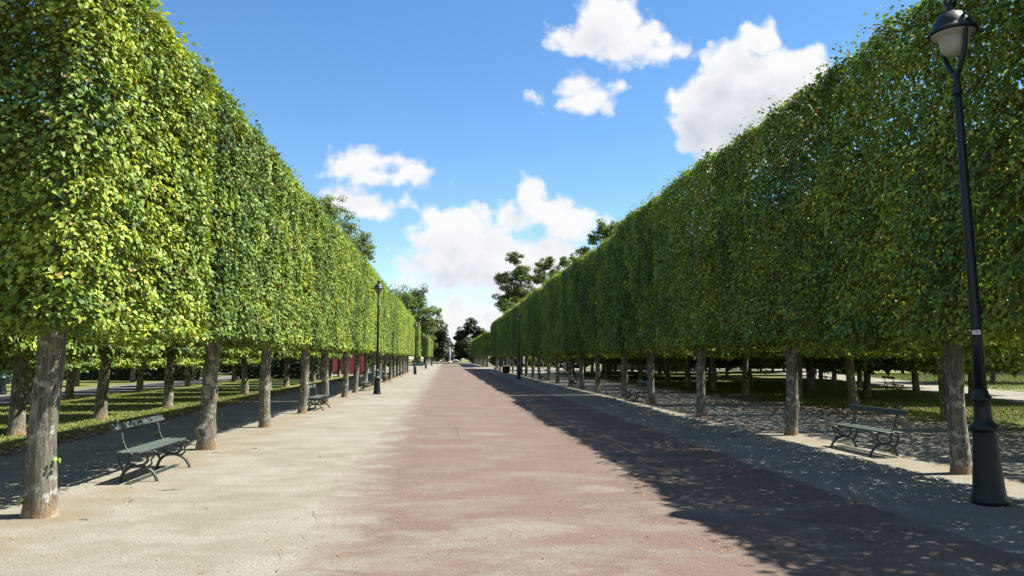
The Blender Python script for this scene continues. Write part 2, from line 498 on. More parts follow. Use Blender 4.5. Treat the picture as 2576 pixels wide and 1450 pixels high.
def road_mat():
    m, N, b = new_mat('red_asphalt')
    tc = N.new('ShaderNodeTexCoord'); P = tc.outputs['Object']
    x, y, z = N.xyz(P)[:3]
    agg = N.noise(P, 95.0, 3.0, 0.7)
    mot = N.noise(P, 0.7, 5.0, 0.6)
    c = N.mix(N.step(agg, 0.38, 0.62), (0.064, 0.046, 0.037), (0.158, 0.114, 0.094))
    c = N.mix(N.m('MULTIPLY', N.step(mot, 0.4, 0.65), 0.45), c, (0.140, 0.103, 0.085))
    # sand blown across in streaks, more of it towards the edges and at the near end
    streak = N.noise(N.scale(P, (0.6, 1.0, 1.0)), 1.0, 9.0, 0.68, 0.5)
    near = N.m('SUBTRACT', 1.0, N.step(y, 3.0, 15.0))
    le = N.m('SUBTRACT', 1.0, N.step(N.m('ADD', x, N.m('MULTIPLY', N.m('SUBTRACT', streak, 0.5), 2.4)), -1.45, -0.65))
    re = N.step(N.m('ADD', x, N.m('MULTIPLY', N.m('SUBTRACT', streak, 0.5), 1.2)), 4.9, 5.3)
    lf = N.m('MULTIPLY', le, N.lin(near, 0.0, 1.0, 0.75, 1.0))
    grit = N.noise(P, 30.0, 4.0, 0.7)
    dust = N.m('MULTIPLY', N.step(streak, 0.45, 0.64), N.lin(near, 0, 1, 0.30, 0.95))
    brk = N.noise(P, 2.6, 8.0, 0.72)
    # sandy hollows worn into the surface: x, y, half length, half width, strength
    for (ex, ey, erx, ery, es) in [(2.02, 10.39, 0.42, 0.34, 0.8), (1.05, 17.97, 0.6, 0.5, 0.6), (0.09, 18.05, 0.45, 0.4, 0.45), (3.03, 13.37, 0.4, 0.35, 0.4), (4.84, 16.11, 0.4, 0.3, 0.45), (-0.23, 7.89, 0.5, 0.25, 0.6), (0.44, 7.84, 0.4, 0.2, 0.55), (1.09, 7.14, 0.8, 0.3, 0.55), (2.17, 7.96, 0.5, 0.25, 0.45), (-0.46, 6.74, 0.6, 0.25, 0.5)]:
        q = N.v('LENGTH', N.v('MULTIPLY_ADD', P, (1 / erx, 1 / ery, 0), (-ex / erx, -ey / ery, 0)))
        q = N.m('ADD', q, N.m('MULTIPLY', N.m('SUBTRACT', brk, 0.5), 3.2))
        dust = N.m('MAXIMUM', dust, N.m('MULTIPLY', N.m('SUBTRACT', 1.0, N.step(q, 0.1, 1.25)), es))
    dust = N.m('MULTIPLY', dust, N.lin(grit, 0.35, 0.58, 0.35, 1.0), clamp=True)
    dust = N.m('MAXIMUM', dust, N.m('MAXIMUM', lf, re))
    dust = N.m('MINIMUM', dust, 1.0)
    c = N.mix(dust, c, sand_colour(N, P)[0])
    # crumbled spots
    vo = N.new('ShaderNodeTexVoronoi'); N.put(vo.inputs['Vector'], P); vo.inputs['Scale'].default_value = 9.0
    sp = N.m('MULTIPLY', N.m('LESS_THAN', vo.outputs['Distance'], 0.10), N.m('GREATER_THAN', N.xyz(vo.outputs['Color'])[1], 0.86))
    c = N.mix(N.m('MULTIPLY', sp, 0.7), c, (0.10, 0.08, 0.07))
    N.put(b.inputs['Base Color'], c)
    b.inputs['Roughness'].default_value = 0.9
    b.inputs['Specular IOR Level'].default_value = 0.2
    bp = N.new('ShaderNodeBump'); bp.inputs['Strength'].default_value = 0.5; bp.inputs['Distance'].default_value = 0.012
    N.put(bp.inputs['Height'], N.m('ADD', agg, N.m('MULTIPLY', streak, 0.3)))
    N.t.links.new(bp.outputs[0], b.inputs['Normal'])
    return m
M['road'] = road_mat()
M['crack'] = plain('crumbled_asphalt', (0.075, 0.058, 0.047), 0.95, 0.1, var=0.3, scale=30.0)

def lawn_mat():
    m, N, b = new_mat('lawn')
    tc = N.new('ShaderNodeTexCoord'); P = tc.outputs['Object']
    a = N.noise(P, 0.55, 5.0, 0.62); f = N.noise(P, 24.0, 4.0, 0.7)
    c = N.mix(N.step(a, 0.35, 0.65), (0.060, 0.085, 0.022), (0.125, 0.135, 0.038))
    c = N.mix(N.m('MULTIPLY', N.step(f, 0.35, 0.7), 0.6), c, (0.16, 0.17, 0.05))
    N.put(b.inputs['Base Color'], c); b.inputs['Roughness'].default_value = 0.9
    b.inputs['Specular IOR Level'].default_value = 0.15
    bp = N.new('ShaderNodeBump'); bp.inputs['Strength'].default_value = 0.8; bp.inputs['Distance'].default_value = 0.05
    N.put(bp.inputs['Height'], f); N.t.links.new(bp.outputs[0], b.inputs['Normal'])
    return m
M['lawn'] = lawn_mat()
def blade_mat(name, c0, c1):
    m, N, b = new_mat(name)
    at = N.new('ShaderNodeAttribute', attribute_name="rnd")
    c = N.mix(at.outputs['Fac'], c0, c1)
    N.put(b.inputs['Base Color'], c); b.inputs['Roughness'].default_value = 0.6
    b.inputs['Specular IOR Level'].default_value = 0.25
    return m
M['blade'] = blade_mat('grass_blades', (0.095, 0.140, 0.028), (0.260, 0.270, 0.070))
M['litter'] = blade_mat('fallen_leaf', (0.115, 0.055, 0.018), (0.36, 0.20, 0.06))
M['grit'] = blade_mat('grit', (0.10, 0.085, 0.06), (0.36, 0.32, 0.25))
M['tarmac'] = plain('grey_tarmac', (0.11, 0.105, 0.095), 0.9, 0.15, var=0.2, scale=3.0)
M['lamp'] = plain('lamp_paint', (0.007, 0.013, 0.017), 0.45, 0.35, var=0.35, scale=9.0)
M['lamp_teal'] = plain('lamp_teal_paint', (0.014, 0.058, 0.055), 0.42, 0.45, var=0.3, scale=9.0)
M['bench_iron'] = plain('bench_iron', (0.050, 0.056, 0.046), 0.5, 0.4, var=0.4, scale=14.0)
def slat_mat():
    m, N, b = new_mat('bench_slat_paint')
    tc = N.new('ShaderNodeTexCoord'); P = tc.outputs['Object']
    g = N.noise(N.scale(P, (40.0, 2.0, 40.0)), 1.0, 4.0, 0.6)
    c = N.mix(N.step(g, 0.3, 0.7), (0.038, 0.054, 0.046), (0.070, 0.092, 0.078))
    w = N.noise(P, 7.0, 5.0, 0.7)
    c = N.mix(N.m('MULTIPLY', N.step(w, 0.60, 0.70), 0.5), c, (0.12, 0.125, 0.10))
    N.put(b.inputs['Base Color'], c); b.inputs['Roughness'].default_value = 0.55
    b.inputs['Specular IOR Level'].default_value = 0.3
    bp = N.new('ShaderNodeBump'); bp.inputs['Strength'].default_value = 0.25; bp.inputs['Distance'].default_value = 0.004
    N.put(bp.inputs['Height'], g); N.t.links.new(bp.outputs[0], b.inputs['Normal'])
    return m
M['slat'] = slat_mat()
M['pink'] = plain('pink_paint', (0.50, 0.10, 0.135), 0.6, 0.25, var=0.1)
M['pink_dark'] = plain('dull_red_paint', (0.32, 0.075, 0.10), 0.6, 0.25)
M['white'] = plain('white_paint', (0.72, 0.72, 0.70), 0.55, 0.3, var=0.06)
M['red'] = plain('red_paint', (0.50, 0.045, 0.03), 0.5, 0.3)
M['stone'] = plain('pale_stone', (0.36, 0.33, 0.26), 0.9, 0.15, var=0.25, scale=2.5)
M['concrete'] = plain('grey_concrete', (0.30, 0.30, 0.27), 0.9, 0.15, var=0.18, scale=1.6)
M['slate'] = plain('slate', (0.075, 0.085, 0.10), 0.6, 0.3, var=0.2)
M['glass'] = plain('dark_glass', (0.02, 0.025, 0.03), 0.12, 0.5)
M['dark_wood'] = plain('dark_wood', (0.030, 0.022, 0.016), 0.8, 0.2, var=0.3)
M['grey_metal'] = plain('grey_metal', (0.20, 0.21, 0.21), 0.5, 0.4)
M['turq'] = plain('turquoise_panel', (0.42, 0.62, 0.58), 0.5, 0.3)
M['canvas'] = plain('white_canvas', (0.78, 0.77, 0.73), 0.8, 0.15)
M['canvas_green'] = plain('lime_canvas', (0.45, 0.55, 0.16), 0.8, 0.15)
M['terracotta'] = plain('terracotta', (0.36, 0.16, 0.08), 0.8, 0.2)
def water_mat():
    m, N, b = new_mat('pool_water')
    b.inputs['Base Color'].default_value = (0.03, 0.05, 0.05, 1); b.inputs['Roughness'].default_value = 0.08
    tc = N.new('ShaderNodeTexCoord')
    bp = N.new('ShaderNodeBump'); bp.inputs['Strength'].default_value = 0.3
    N.put(bp.inputs['Height'], N.noise(tc.outputs['Object'], 3.0, 3.0))
    N.t.links.new(bp.outputs[0], b.inputs['Normal'])
    return m
M['water'] = water_mat()
M['spray'] = plain('water_spray', (0.82, 0.86, 0.90), 0.4, 0.4, var=0.03)
def bowl_mat():
    m, N, b = new_mat('lamp_glass_bowl')
    b.inputs['Base Color'].default_value = (0.50, 0.48, 0.42, 1); b.inputs['Roughness'].default_value = 0.22
    t = m.node_tree
    tr = N.new('ShaderNodeBsdfTranslucent'); tr.inputs['Color'].default_value = (0.75, 0.74, 0.66, 1)
    mx = N.new('ShaderNodeMixShader'); mx.inputs[0].default_value = 0.45
    t.links.new(b.outputs[0], mx.inputs[1]); t.links.new(tr.outputs[0], mx.inputs[2])
    t.links.new(mx.outputs[0], t.nodes['Material Output'].inputs['Surface'])
    return m
M['bowl'] = bowl_mat()

# ------------------------------------------------------------------ ground
def sheet(name, pts, z, mat, label=None):
    """a flat outline (x, y) laid at height z"""
    me = bpy.data.meshes.new(name)
    me.from_pydata([(x, y, z) for x, y in pts], [], [tuple(range(len(pts)))])
    me.materials.append(mat)
    o = mesh_obj(name, me)
    o["kind"] = "structure"
    return o
rng = random.Random(5)
sheet('ground', [(-1500, -300), (1500, -300), (1500, 2600), (-1500, 2600)], 0.0, M['sand'])
def wavy(x0, y0, x1, y1, step, amp, seed, soft=1.0):
    r = random.Random(seed)
    n = max(2, int(math.hypot(x1 - x0, y1 - y0) / step))
    ph = [r.uniform(0, 6.28) for _ in range(5)]
    out = []
    L = math.hypot(x1 - x0, y1 - y0)
    nx, ny = -(y1 - y0) / L, (x1 - x0) / L
    for i in range(n + 1):
        t = i / n
        d = t * L
        a = amp * (0.5 * math.sin(d * .31 + ph[0]) + .35 * math.sin(d * .83 + ph[1]) + .3 * math.sin(d * 2.1 + ph[2])) + r.uniform(-.3, .3) * amp * soft
        out.append((x0 + (x1 - x0) * t + nx * a, y0 + (y1 - y0) * t + ny * a))
    return out
# the red promenade
rd = wavy(-1.45, -8, -1.45, 226, 0.25, 0.13, 3, 1.6) + wavy(5.15, 226, 5.05, -8, 0.35, 0.07, 4)
road_o = sheet('road', rd[::-1], 0.004, M['road'])
# cracks and the edges of old trench repairs in the surface
def crack(pts, w, seed):
    r = random.Random(seed)
    P = []
    for (a, b) in zip(pts[:-1], pts[1:]):
        n = max(3, int(math.hypot(b[0] - a[0], b[1] - a[1]) / .05))
        for i in range(n):
            t = i / n
            P.append((a[0] + (b[0] - a[0]) * t + r.uniform(-.018, .018), a[1] + (b[1] - a[1]) * t + r.uniform(-.022, .022)))
    P.append(pts[-1])
    mb = MB(); vs = []; fs = []
    for i, (x, y) in enumerate(P):
        q = P[min(i + 1, len(P) - 1)]; p0 = P[max(i - 1, 0)]
        dx, dy = q[0] - p0[0], q[1] - p0[1]; l = math.hypot(dx, dy) + 1e-6
        ww = w * r.uniform(.15, 1.0) * (0.2 if r.random() < .2 else 1)
        vs += [(x - dy / l * ww, y + dx / l * ww, .0075), (x + dy / l * ww, y - dx / l * ww, .0075)]
        if i: fs.append((2 * i - 2, 2 * i - 1, 2 * i + 1, 2 * i))
    mb.add(vs, fs)
    mb.build('crack', M['crack'], road_o)
def gp(px, py):
    d = ray(px, py); k = -CAM_H / d.z
    return (d.x * k, d.y * k)
for i, (pts, w) in enumerate([([(1098, 1076), (1146, 1074), (1152, 1090)], .016), ([(1095, 1091), (1150, 1088), (1156, 1106)], .014), ([(1075, 1000), (1100, 996)], .018), ([(1058, 1030), (1085, 1030)], .014)]):
    crack([gp(*p) for p in pts], w, 70 + i)
# lawns and side paths, left
sheet('lawn', (wavy(-8.3, -6, -8.1, 78, 0.4, 0.16, 7) + wavy(-16.6, 78, -16.6, -6, 0.6, 0.1, 8))[::-1], 0.006, M['lawn'])
sheet('path', [(-20.5, -6), (-16.9, -6), (-16.9, 90), (-20.5, 90)], 0.004, M['tarmac'])
sheet('lawn', (wavy(-20.8, -6, -20.8, 88, 0.6, 0.1, 9) + wavy(-36, 88, -36, -6, 0.6, 0.1, 10))[::-1], 0.006, M['lawn'])
sheet('lawn', [(-120, 0), (-38, 0), (-38, 200), (-120, 200)], 0.006, M['lawn'])
# lawns right, on both sides of the slanting sand walk
def walk_near(y): return 22.7 + 0.26 * (y - 30.3)
def walk_far(y): return 29.0 + 0.29 * (y - 36.0)
sheet('lawn', (wavy(13.7, 8, 13.9, 98, 0.4, 0.5, 11) + [(40.3, 98)] + wavy(walk_near(90), 90, walk_near(8), 8, 0.5, 0.15, 12))[::-1], 0.006, M['lawn'])
sheet('lawn', ([(walk_far(8), 8), (walk_far(100), 100)] + [(62, 108), (57, 78), (54, 8)])[::-1], 0.006, M['lawn'])
sheet('lawn', [(-90, 132), (-9, 132), (-9, 226), (-90, 226)], 0.006, M['lawn'])
sheet('lawn', [(11, 138), (120, 138), (120, 226), (11, 226)], 0.006, M['lawn'])
sheet('lawn', [(-400, 262), (400, 262), (400, 900), (-400, 900)], 0.006, M['lawn'])

def blades(name, n, xf, yr, h, seed, mat, flat=False, size=0.03):
    """many small single faces: upright grass blades, or leaves lying flat"""
    r = np.random.default_rng(seed)
    y = r.uniform(yr[0], yr[1], n)
    x0, x1 = xf(y)
    x = x0 + (x1 - x0) * r.random(n)
    a = r.uniform(0, 2 * math.pi, n)
    if flat:
        s = size * r.uniform(0.5, 1.25, n)
        dx, dy = np.cos(a) * s, np.sin(a) * s
        z = 0.010 + r.random(n) * 0.012
        t = r.uniform(-.5, .5, (n, 4)) * s[:, None] * 0.6 + s[:, None] * .3
        V = np.stack([np.stack([x - dx, y - dy, z + t[:, 0] * .5], 1), np.stack([x + dy * .6, y - dx * .6, z + t[:, 1] * .8], 1),
                      np.stack([x + dx, y + dy, z + t[:, 2] * .5], 1), np.stack([x - dy * .6, y + dx * .6, z + t[:, 3] * .8], 1)], 1)
        k = 4
    else:
        hh = h * r.uniform(0.45, 1.3, n); w = 0.007 + 0.006 * r.random(n)
        lx, ly = r.normal(0, .35, n) * hh, r.normal(0, .35, n) * hh
        V = np.stack([np.stack([x - np.cos(a) * w, y - np.sin(a) * w, np.full(n, .0)], 1), np.stack([x + np.cos(a) * w, y + np.sin(a) * w, np.full(n, .0)], 1),
                      np.stack([x + lx, y + ly, hh], 1)], 1)
        k = 3
    me = bpy.data.meshes.new(name)
    me.vertices.add(n * k); me.vertices.foreach_set("co", V.astype(np.float32).ravel())
    me.loops.add(n * k); me.loops.foreach_set("vertex_index", np.arange(n * k, dtype=np.int32))
    me.polygons.add(n); me.polygons.foreach_set("loop_start", np.arange(0, n * k, k, dtype=np.int32))
    at = me.attributes.new("rnd", 'FLOAT', 'FACE'); at.data.foreach_set("value", r.random(n).astype(np.float32))
    me.materials.append(mat); me.update(calc_edges=True)
    return mesh_obj(name, me)
cst = lambda a, b: (lambda y: (np.full_like(y, a), np.full_like(y, b)))
g = blades('grass', 110000, cst(-16.5, -8.25), (13, 46), 0.055, 21, M['blade'])
tag(g, 'sunlit mown grass of the lawn behind the left tree row', 'grass', kind='stuff')
g = blades('grass', 100000, lambda y: (13.9 + 0 * y, np.minimum(walk_near(y), 32.0)), (20, 60), 0.06, 22, M['blade'])
tag(g, 'shaded grass under the trees right of the promenade', 'grass', kind='stuff')
g = blades('grass', 40000, lambda y: (walk_far(y), np.full_like(y, 56.0)), (40, 80), 0.16, 23, M['blade'])
tag(g, 'tall rough grass beyond the pale walk in front of the low wall', 'grass', kind='stuff')
def edge_l(y): return (-8.9 + 0 * y, -7.7 + 0 * y)
g = blades('fallen_leaves', 9000, edge_l, (12, 75), 0, 24, M['litter'], True, 0.05)
tag(g, 'orange brown fallen leaves along the left lawn edge', 'fallen leaves', kind='stuff')
g = blades('fallen_leaves', 9000, lambda y: (10.5 + 0 * y, 19.0 + 0 * y), (22, 75), 0, 25, M['litter'], True, 0.055)
tag(g, 'brown fallen leaves under the right hand trees', 'fallen leaves', kind='stuff')
g = blades('leaf_crumbs', 2200, lambda y: (-5.5 + 0 * y, 5.0 + 0 * y), (3, 30), 0, 26, M['litter'], True, 0.018)
tag(g, 'scattered dry leaf crumbs on the sand and road', 'leaf litter', kind='stuff')
g = blades('grit', 5000, lambda y: (-5.5 + 0 * y, 5.0 + 0 * y), (2.2, 16), 0, 27, M['grit'], True, 0.008)
tag(g, 'loose grit on the near sand and road', 'grit', kind='stuff')

# ------------------------------------------------------------------ foliage
def leaf_mesh(name, P, Nn, Dd, size, seed, mat, deep=None):
    r = np.random.default_rng(seed)
    n = len(P)
    Nn = Nn / np.linalg.norm(Nn, axis=1, keepdims=True)
    Dd = Dd - Nn * np.sum(Dd * Nn, 1, keepdims=True)
    Dd = Dd / (np.linalg.norm(Dd, axis=1, keepdims=True) + 1e-6)
    S = np.cross(Nn, Dd)
    l = size * r.uniform(0.65, 1.3, n)
    w = l * r.uniform(0.80, 1.0, n)
    fold = r.uniform(0.02, 0.20, n); curl = r.uniform(-0.22, 0.05, n)
    loc = [(0.05, 0, 0), (-0.03, -.36, 1), (0.42, -.47, 1.1), (1.0, 0, -1), (0.42, .47, 1.1), (-0.03, .36, 1)]
    V = np.empty((n, 6, 3), np.float32)
    for i, (a, s, u) in enumerate(loc):
        lift = (fold * u if u > 0 else (curl if u < 0 else 0 * l)) * l
        V[:, i] = P + Dd * (a * l)[:, None] + S * (s * w)[:, None] + Nn * lift[:, None]
    me = bpy.data.meshes.new(name)
    me.vertices.add(n * 6); me.vertices.foreach_set("co", V.ravel())
    base = (np.arange(n, dtype=np.int32) * 6)[:, None]
    idx = (base + np.array([0, 3, 2, 1, 0, 5, 4, 3], np.int32)[None]).ravel()
    me.loops.add(n * 8); me.loops.foreach_set("vertex_index", idx)
    me.polygons.add(n * 2); me.polygons.foreach_set("loop_start", np.arange(0, n * 8, 4, dtype=np.int32))
    at = me.attributes.new("rnd", 'FLOAT', 'FACE')
    at.data.foreach_set("value", np.repeat(r.random(n), 2).astype(np.float32))
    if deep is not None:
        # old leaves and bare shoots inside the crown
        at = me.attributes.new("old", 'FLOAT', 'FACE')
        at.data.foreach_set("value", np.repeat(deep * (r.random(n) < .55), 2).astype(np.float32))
    me.materials.append(mat)
    me.update(calc_edges=True)
    return me

def lump(r, k=9, fmin=0.5, fmax=2.6):
    """smooth random function of position"""
    W = r.normal(0, 1, (k, 3)); W /= np.linalg.norm(W, axis=1, keepdims=True)
    W *= r.uniform(fmin, fmax, k)[:, None]
    ph = r.uniform(0, 6.28, k)
    return lambda P: np.sin(P @ W.T + ph).mean(1) * 2.0

def hedge_crown(name, seed, L, W, z0, z1, dens, leaf, mat, end=0.4, round_=0.22, ragged=0.10, topround=0.18):
    """box-clipped crown: x across (W), y along (L)"""
    r = np.random.default_rng(seed)
    H = z1 - z0
    Ps, Ns = [], []
    def face(n, f):
        n = int(n)
        a, b = r.random(n), r.random(n)
        p, nn = f(a, b)
        Ps.append(p); Ns.append(np.broadcast_to(np.array(nn, float), p.shape))
    o = lambda a: np.zeros_like(a)
    for s in (-1, 1):
        face(L * H * dens, lambda a, b: (np.stack([o(a) + s * W / 2, (a - .5) * L, z0 + b * H], 1), (s, 0, 0)))
        face(W * H * dens * end, lambda a, b: (np.stack([(a - .5) * W, o(a) + s * L / 2, z0 + b * H], 1), (0, s, 0)))
    face(L * W * dens, lambda a, b: (np.stack([(a - .5) * W, (b - .5) * L, o(a) + z1], 1), (0, 0, 1)))
    face(L * W * dens * .8, lambda a, b: (np.stack([(a - .5) * W, (b - .5) * L, o(a) + z0], 1), (0, 0, -1)))
    P = np.concatenate(Ps); N = np.concatenate(Ns)
    big, small, tiny = lump(r), lump(r, 12, 3.0, 8.0), lump(r, 16, 11.0, 24.0)
    # thin out in places so that the dark inside shows
    tn = tiny(P)
    keep = (big(P * 1.4) * 0.5 + small(P) * 0.6 + tn * .9 + r.normal(0, .5, len(P))) > -0.8
    P, N = P[keep], N[keep]
    q = r.random(len(P)) ** 1.6
    dep = -0.04 + q * 0.36 - 0.05 * big(P) - 0.06 * small(P * 0.8) - 0.10 * tn[keep]
    P = P - N * dep[:, None]
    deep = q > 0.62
    # rounded vertical corners and top edges
    ey = np.clip((np.abs(P[:, 1]) - (L / 2 - .45)) / .45, 0, 1.2)
    P[:, 0] -= np.sign(P[:, 0]) * ey ** 2 * round_ * np.abs(N[:, 0])
    et = np.clip((P[:, 2] - (z1 - .5)) / .5, 0, 1.2)
    P[:, 0] -= np.sign(P[:, 0]) * et ** 2 * topround * np.abs(N[:, 0])
    ex = np.clip((np.abs(P[:, 0]) - (W / 2 - .35)) / .35, 0, 1)
    P[:, 2] -= ex ** 2 * 0.14 * np.clip(N[:, 2], 0, 1)
    # ragged lower and upper fringe, the top dipping a little between shoots
    hi = P[:, 2] > z1 - .6
    P[hi, 2] += (0.07 * small(P[hi] * np.array([1, .6, 0])) + .05 * big(P[hi] * np.array([0, 1.2, 0]))) * np.clip((P[hi, 2] - z1 + .6) / .6, 0, 1)
    low = N[:, 2] < -.5
    P[low, 2] += 0.12 * small(P[low]) - 0.03
    # sprigs standing out of the top and the sides
    ns = int(110 * L * W)
    sp = np.stack([r.uniform(-W / 2, W / 2, ns), r.uniform(-L / 2, L / 2, ns), z1 + np.abs(r.normal(0, ragged, ns))], 1)
    sp[:, 2] += 0.10 * np.clip(tiny(sp), 0, 2)
    P = np.concatenate([P, sp]); deep = np.concatenate([deep, np.zeros(ns, bool)]); N = np.concatenate([N, np.tile(np.array([[0, 0, 1.]]), (ns, 1))])
    # a sparser filling through the inside
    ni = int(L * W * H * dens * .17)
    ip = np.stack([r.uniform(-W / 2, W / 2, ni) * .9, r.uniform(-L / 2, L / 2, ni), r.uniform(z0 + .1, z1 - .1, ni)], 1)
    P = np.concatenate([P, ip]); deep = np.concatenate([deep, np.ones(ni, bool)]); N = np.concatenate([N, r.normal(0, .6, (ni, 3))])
    n = len(P)
    Nr = N * 0.72 + np.array([0, 0, 0.62]) + r.normal(0, 0.31, (n, 3))
    D = np.array([0, 0, -1.0]) + N * 0.45 + r.normal(0, .55, (n, 3))
    return leaf_mesh(name, P, Nr, D, leaf, seed + 1, mat, deep)

def trunk_mesh(name, seed, h, r0, r1, lean=(0, 0), seg=22, rings=26, knots=(), limbs=0, limb_h=(2.2, 5.6), limb_len=(0.4, 2.0), mat=None, curve=0.03):
    r = random.Random(seed)
    nr = np.random.default_rng(seed)
    fn = lump(nr, 10, 2.0, 7.0); fn2 = lump(nr, 10, 8.0, 22.0)
    mb = MB()
    vs = []; fs = []
    ph = r.uniform(0, 6.28)
    for i in range(rings + 1):
        t = i / rings
        t2 = t ** 1.25
        z = t2 * h
        rad = r0 + (r1 - r0) * (z / h) ** 0.8
        rad *= 1 + 0.16 * math.exp(-z / 0.08) + 0.10 * math.exp(-z / 0.30)
        cx = lean[0] * z / h + curve * math.sin(z * 1.6 + ph); cy_ = lean[1] * z / h + curve * math.cos(z * 1.2 + ph)
        for k in range(seg):
            a = 2 * math.pi * k / seg
            p = np.array([[math.cos(a) * rad, math.sin(a) * rad, z * .6]])
            e = 1 + 0.07 * float(fn(p * 3)[0]) + 0.025 * float(fn2(p * 2)[0])
            if z < 0.25: e += 0.05 * (1 - z / .25) * math.sin(a * 3 + ph)
            for (ka, kz, kr, kh) in knots:
                da = (a - ka + math.pi) % (2 * math.pi) - math.pi
                dd = (da * rad / kr) ** 2 + ((z - kz) / kr) ** 2
                e += kh * math.exp(-dd)
            vs.append((cx + math.cos(a) * rad * e, cy_ + math.sin(a) * rad * e, z - 0.03))
    for i in range(rings):
        for k in range(seg):
            k2 = (k + 1) % seg
            fs.append((i * seg + k, i * seg + k2, (i + 1) * seg + k2, (i + 1) * seg + k))
    fs.append(tuple(rings * seg + k for k in range(seg)))
    mb.add(vs, fs, True)
    if limbs > 4:
        # two boughs forking off just under the clipped foliage
        for s in (-1, 1):
            zb = r.uniform(1.72, 1.98)
            ox, oy = lean[0] * zb / h, lean[1] * zb / h
            ll = r.uniform(.7, 1.1)
            mb.tube(spline([(ox, oy + s * r1 * .2, zb - .12), (ox + r.uniform(-.06, .06), oy + s * ll * .35, zb + .22), (ox + r.uniform(-.1, .1), oy + s * ll, zb + .75)], 4),
                    [.085, .078, .070, .062, .055, .048, .042, .036, .03], 8)
    for j in range(limbs):
        z = limb_h[0] + (limb_h[1] - limb_h[0]) * (j + .5) / limbs + r.uniform(-.2, .2)
        s = 1 if j % 2 else -1
        ll = r.uniform(*limb_len)
        ox, oy = lean[0] * z / h, lean[1] * z / h
        a = r.uniform(-.22, .22)
        p = [(ox, oy, z), (ox + math.sin(a) * ll * .35, oy + s * ll * .5, z + ll * .25), (ox + math.sin(a) * ll * .5, oy + s * ll, z + ll * .5)]
        mb.tube(spline(p, 3), [0.06, .055, .05, .045, .035, .028, .02], 6)
    return mb.mesh(name, mat or M['bark'])

ORD = ['zeroth', 'first', 'second', 'third', 'fourth', 'fifth', 'sixth', 'seventh', 'eighth', 'ninth', 'tenth', 'eleventh', 'twelfth', 'thirteenth', 'fourteenth', 'fifteenth',
       'sixteenth', 'seventeenth', 'eighteenth', 'nineteenth', 'twentieth', 'twenty-first', 'twenty-second', 'twenty-third', 'twenty-fourth', 'twenty-fifth', 'twenty-sixth', 'twenty-seventh', 'twenty-eighth', 'twenty-ninth', 'thirtieth', 'thirty-first', 'thirty-second', 'thirty-third', 'thirty-fourth', 'thirty-fifth', 'thirty-sixth', 'thirty-seventh', 'thirty-eighth', 'thirty-ninth', 'fortieth']

HEDGE_Z0, HEDGE_Z1, HEDGE_W = 2.14, 6.80, 1.35
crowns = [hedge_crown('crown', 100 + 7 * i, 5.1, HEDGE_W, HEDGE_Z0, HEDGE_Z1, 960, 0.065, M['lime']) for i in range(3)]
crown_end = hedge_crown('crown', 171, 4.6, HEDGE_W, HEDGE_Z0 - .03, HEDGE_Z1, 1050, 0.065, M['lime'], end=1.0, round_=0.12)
trunks = [trunk_mesh('trunk', 40 + i, 5.6, 0.138, 0.10, lean=(0.04 * (-1) ** i, 0.05 * ((i % 3) - 1)), limbs=7,
                     knots=[(2.0 + i, 0.5 + .2 * i, .13, .30), (5.0 - i, 1.2, .10, .22), (3 + i, 1.85, .13, .35)] if i % 2 else [(1.0 + i, 1.5, .11, .3), (4 + i, 1.88, .13, .4)]) for i in range(5)]
trunk_first = trunk_mesh('trunk', 61, 5.6, 0.158, 0.12, lean=(0.06, 0.0), limbs=4, limb_len=(.1, .25), seg=40, rings=44, knots=[(5.6, 1.75, .12, .14), (3.0, 1.95, .14, .12)])
trunk_burl = trunk_mesh('trunk', 63, 5.6, 0.152, 0.11, lean=(0.10, 0.0), limbs=7, seg=36, rings=44, knots=[(3.6, 0.40, .12, .75), (4.6, 1.45, .14, .42), (5.6, 1.1, .12, .2), (3.9, 0.12, .2, .4)])

def tree(loc, crown, trunk, rz, label, group, sz=1.0, sx=1.0, trot=None, name='clipped_tree'):
    t = empty(name, loc, 0.0)
    c = mesh_obj('crown', crown, None, t)
    c.rotation_euler = (0, 0, rz); c.scale = (sx, 1.0, sz); c.location.z = HEDGE_Z0 * (1 - sz)
    c["kind"] = "stuff"
    k = mesh_obj('trunk', trunk, None, t)
    k.rotation_euler = (0, 0, rz if trot is None else trot)
    tag(t, label, 'tree', group)
    return t

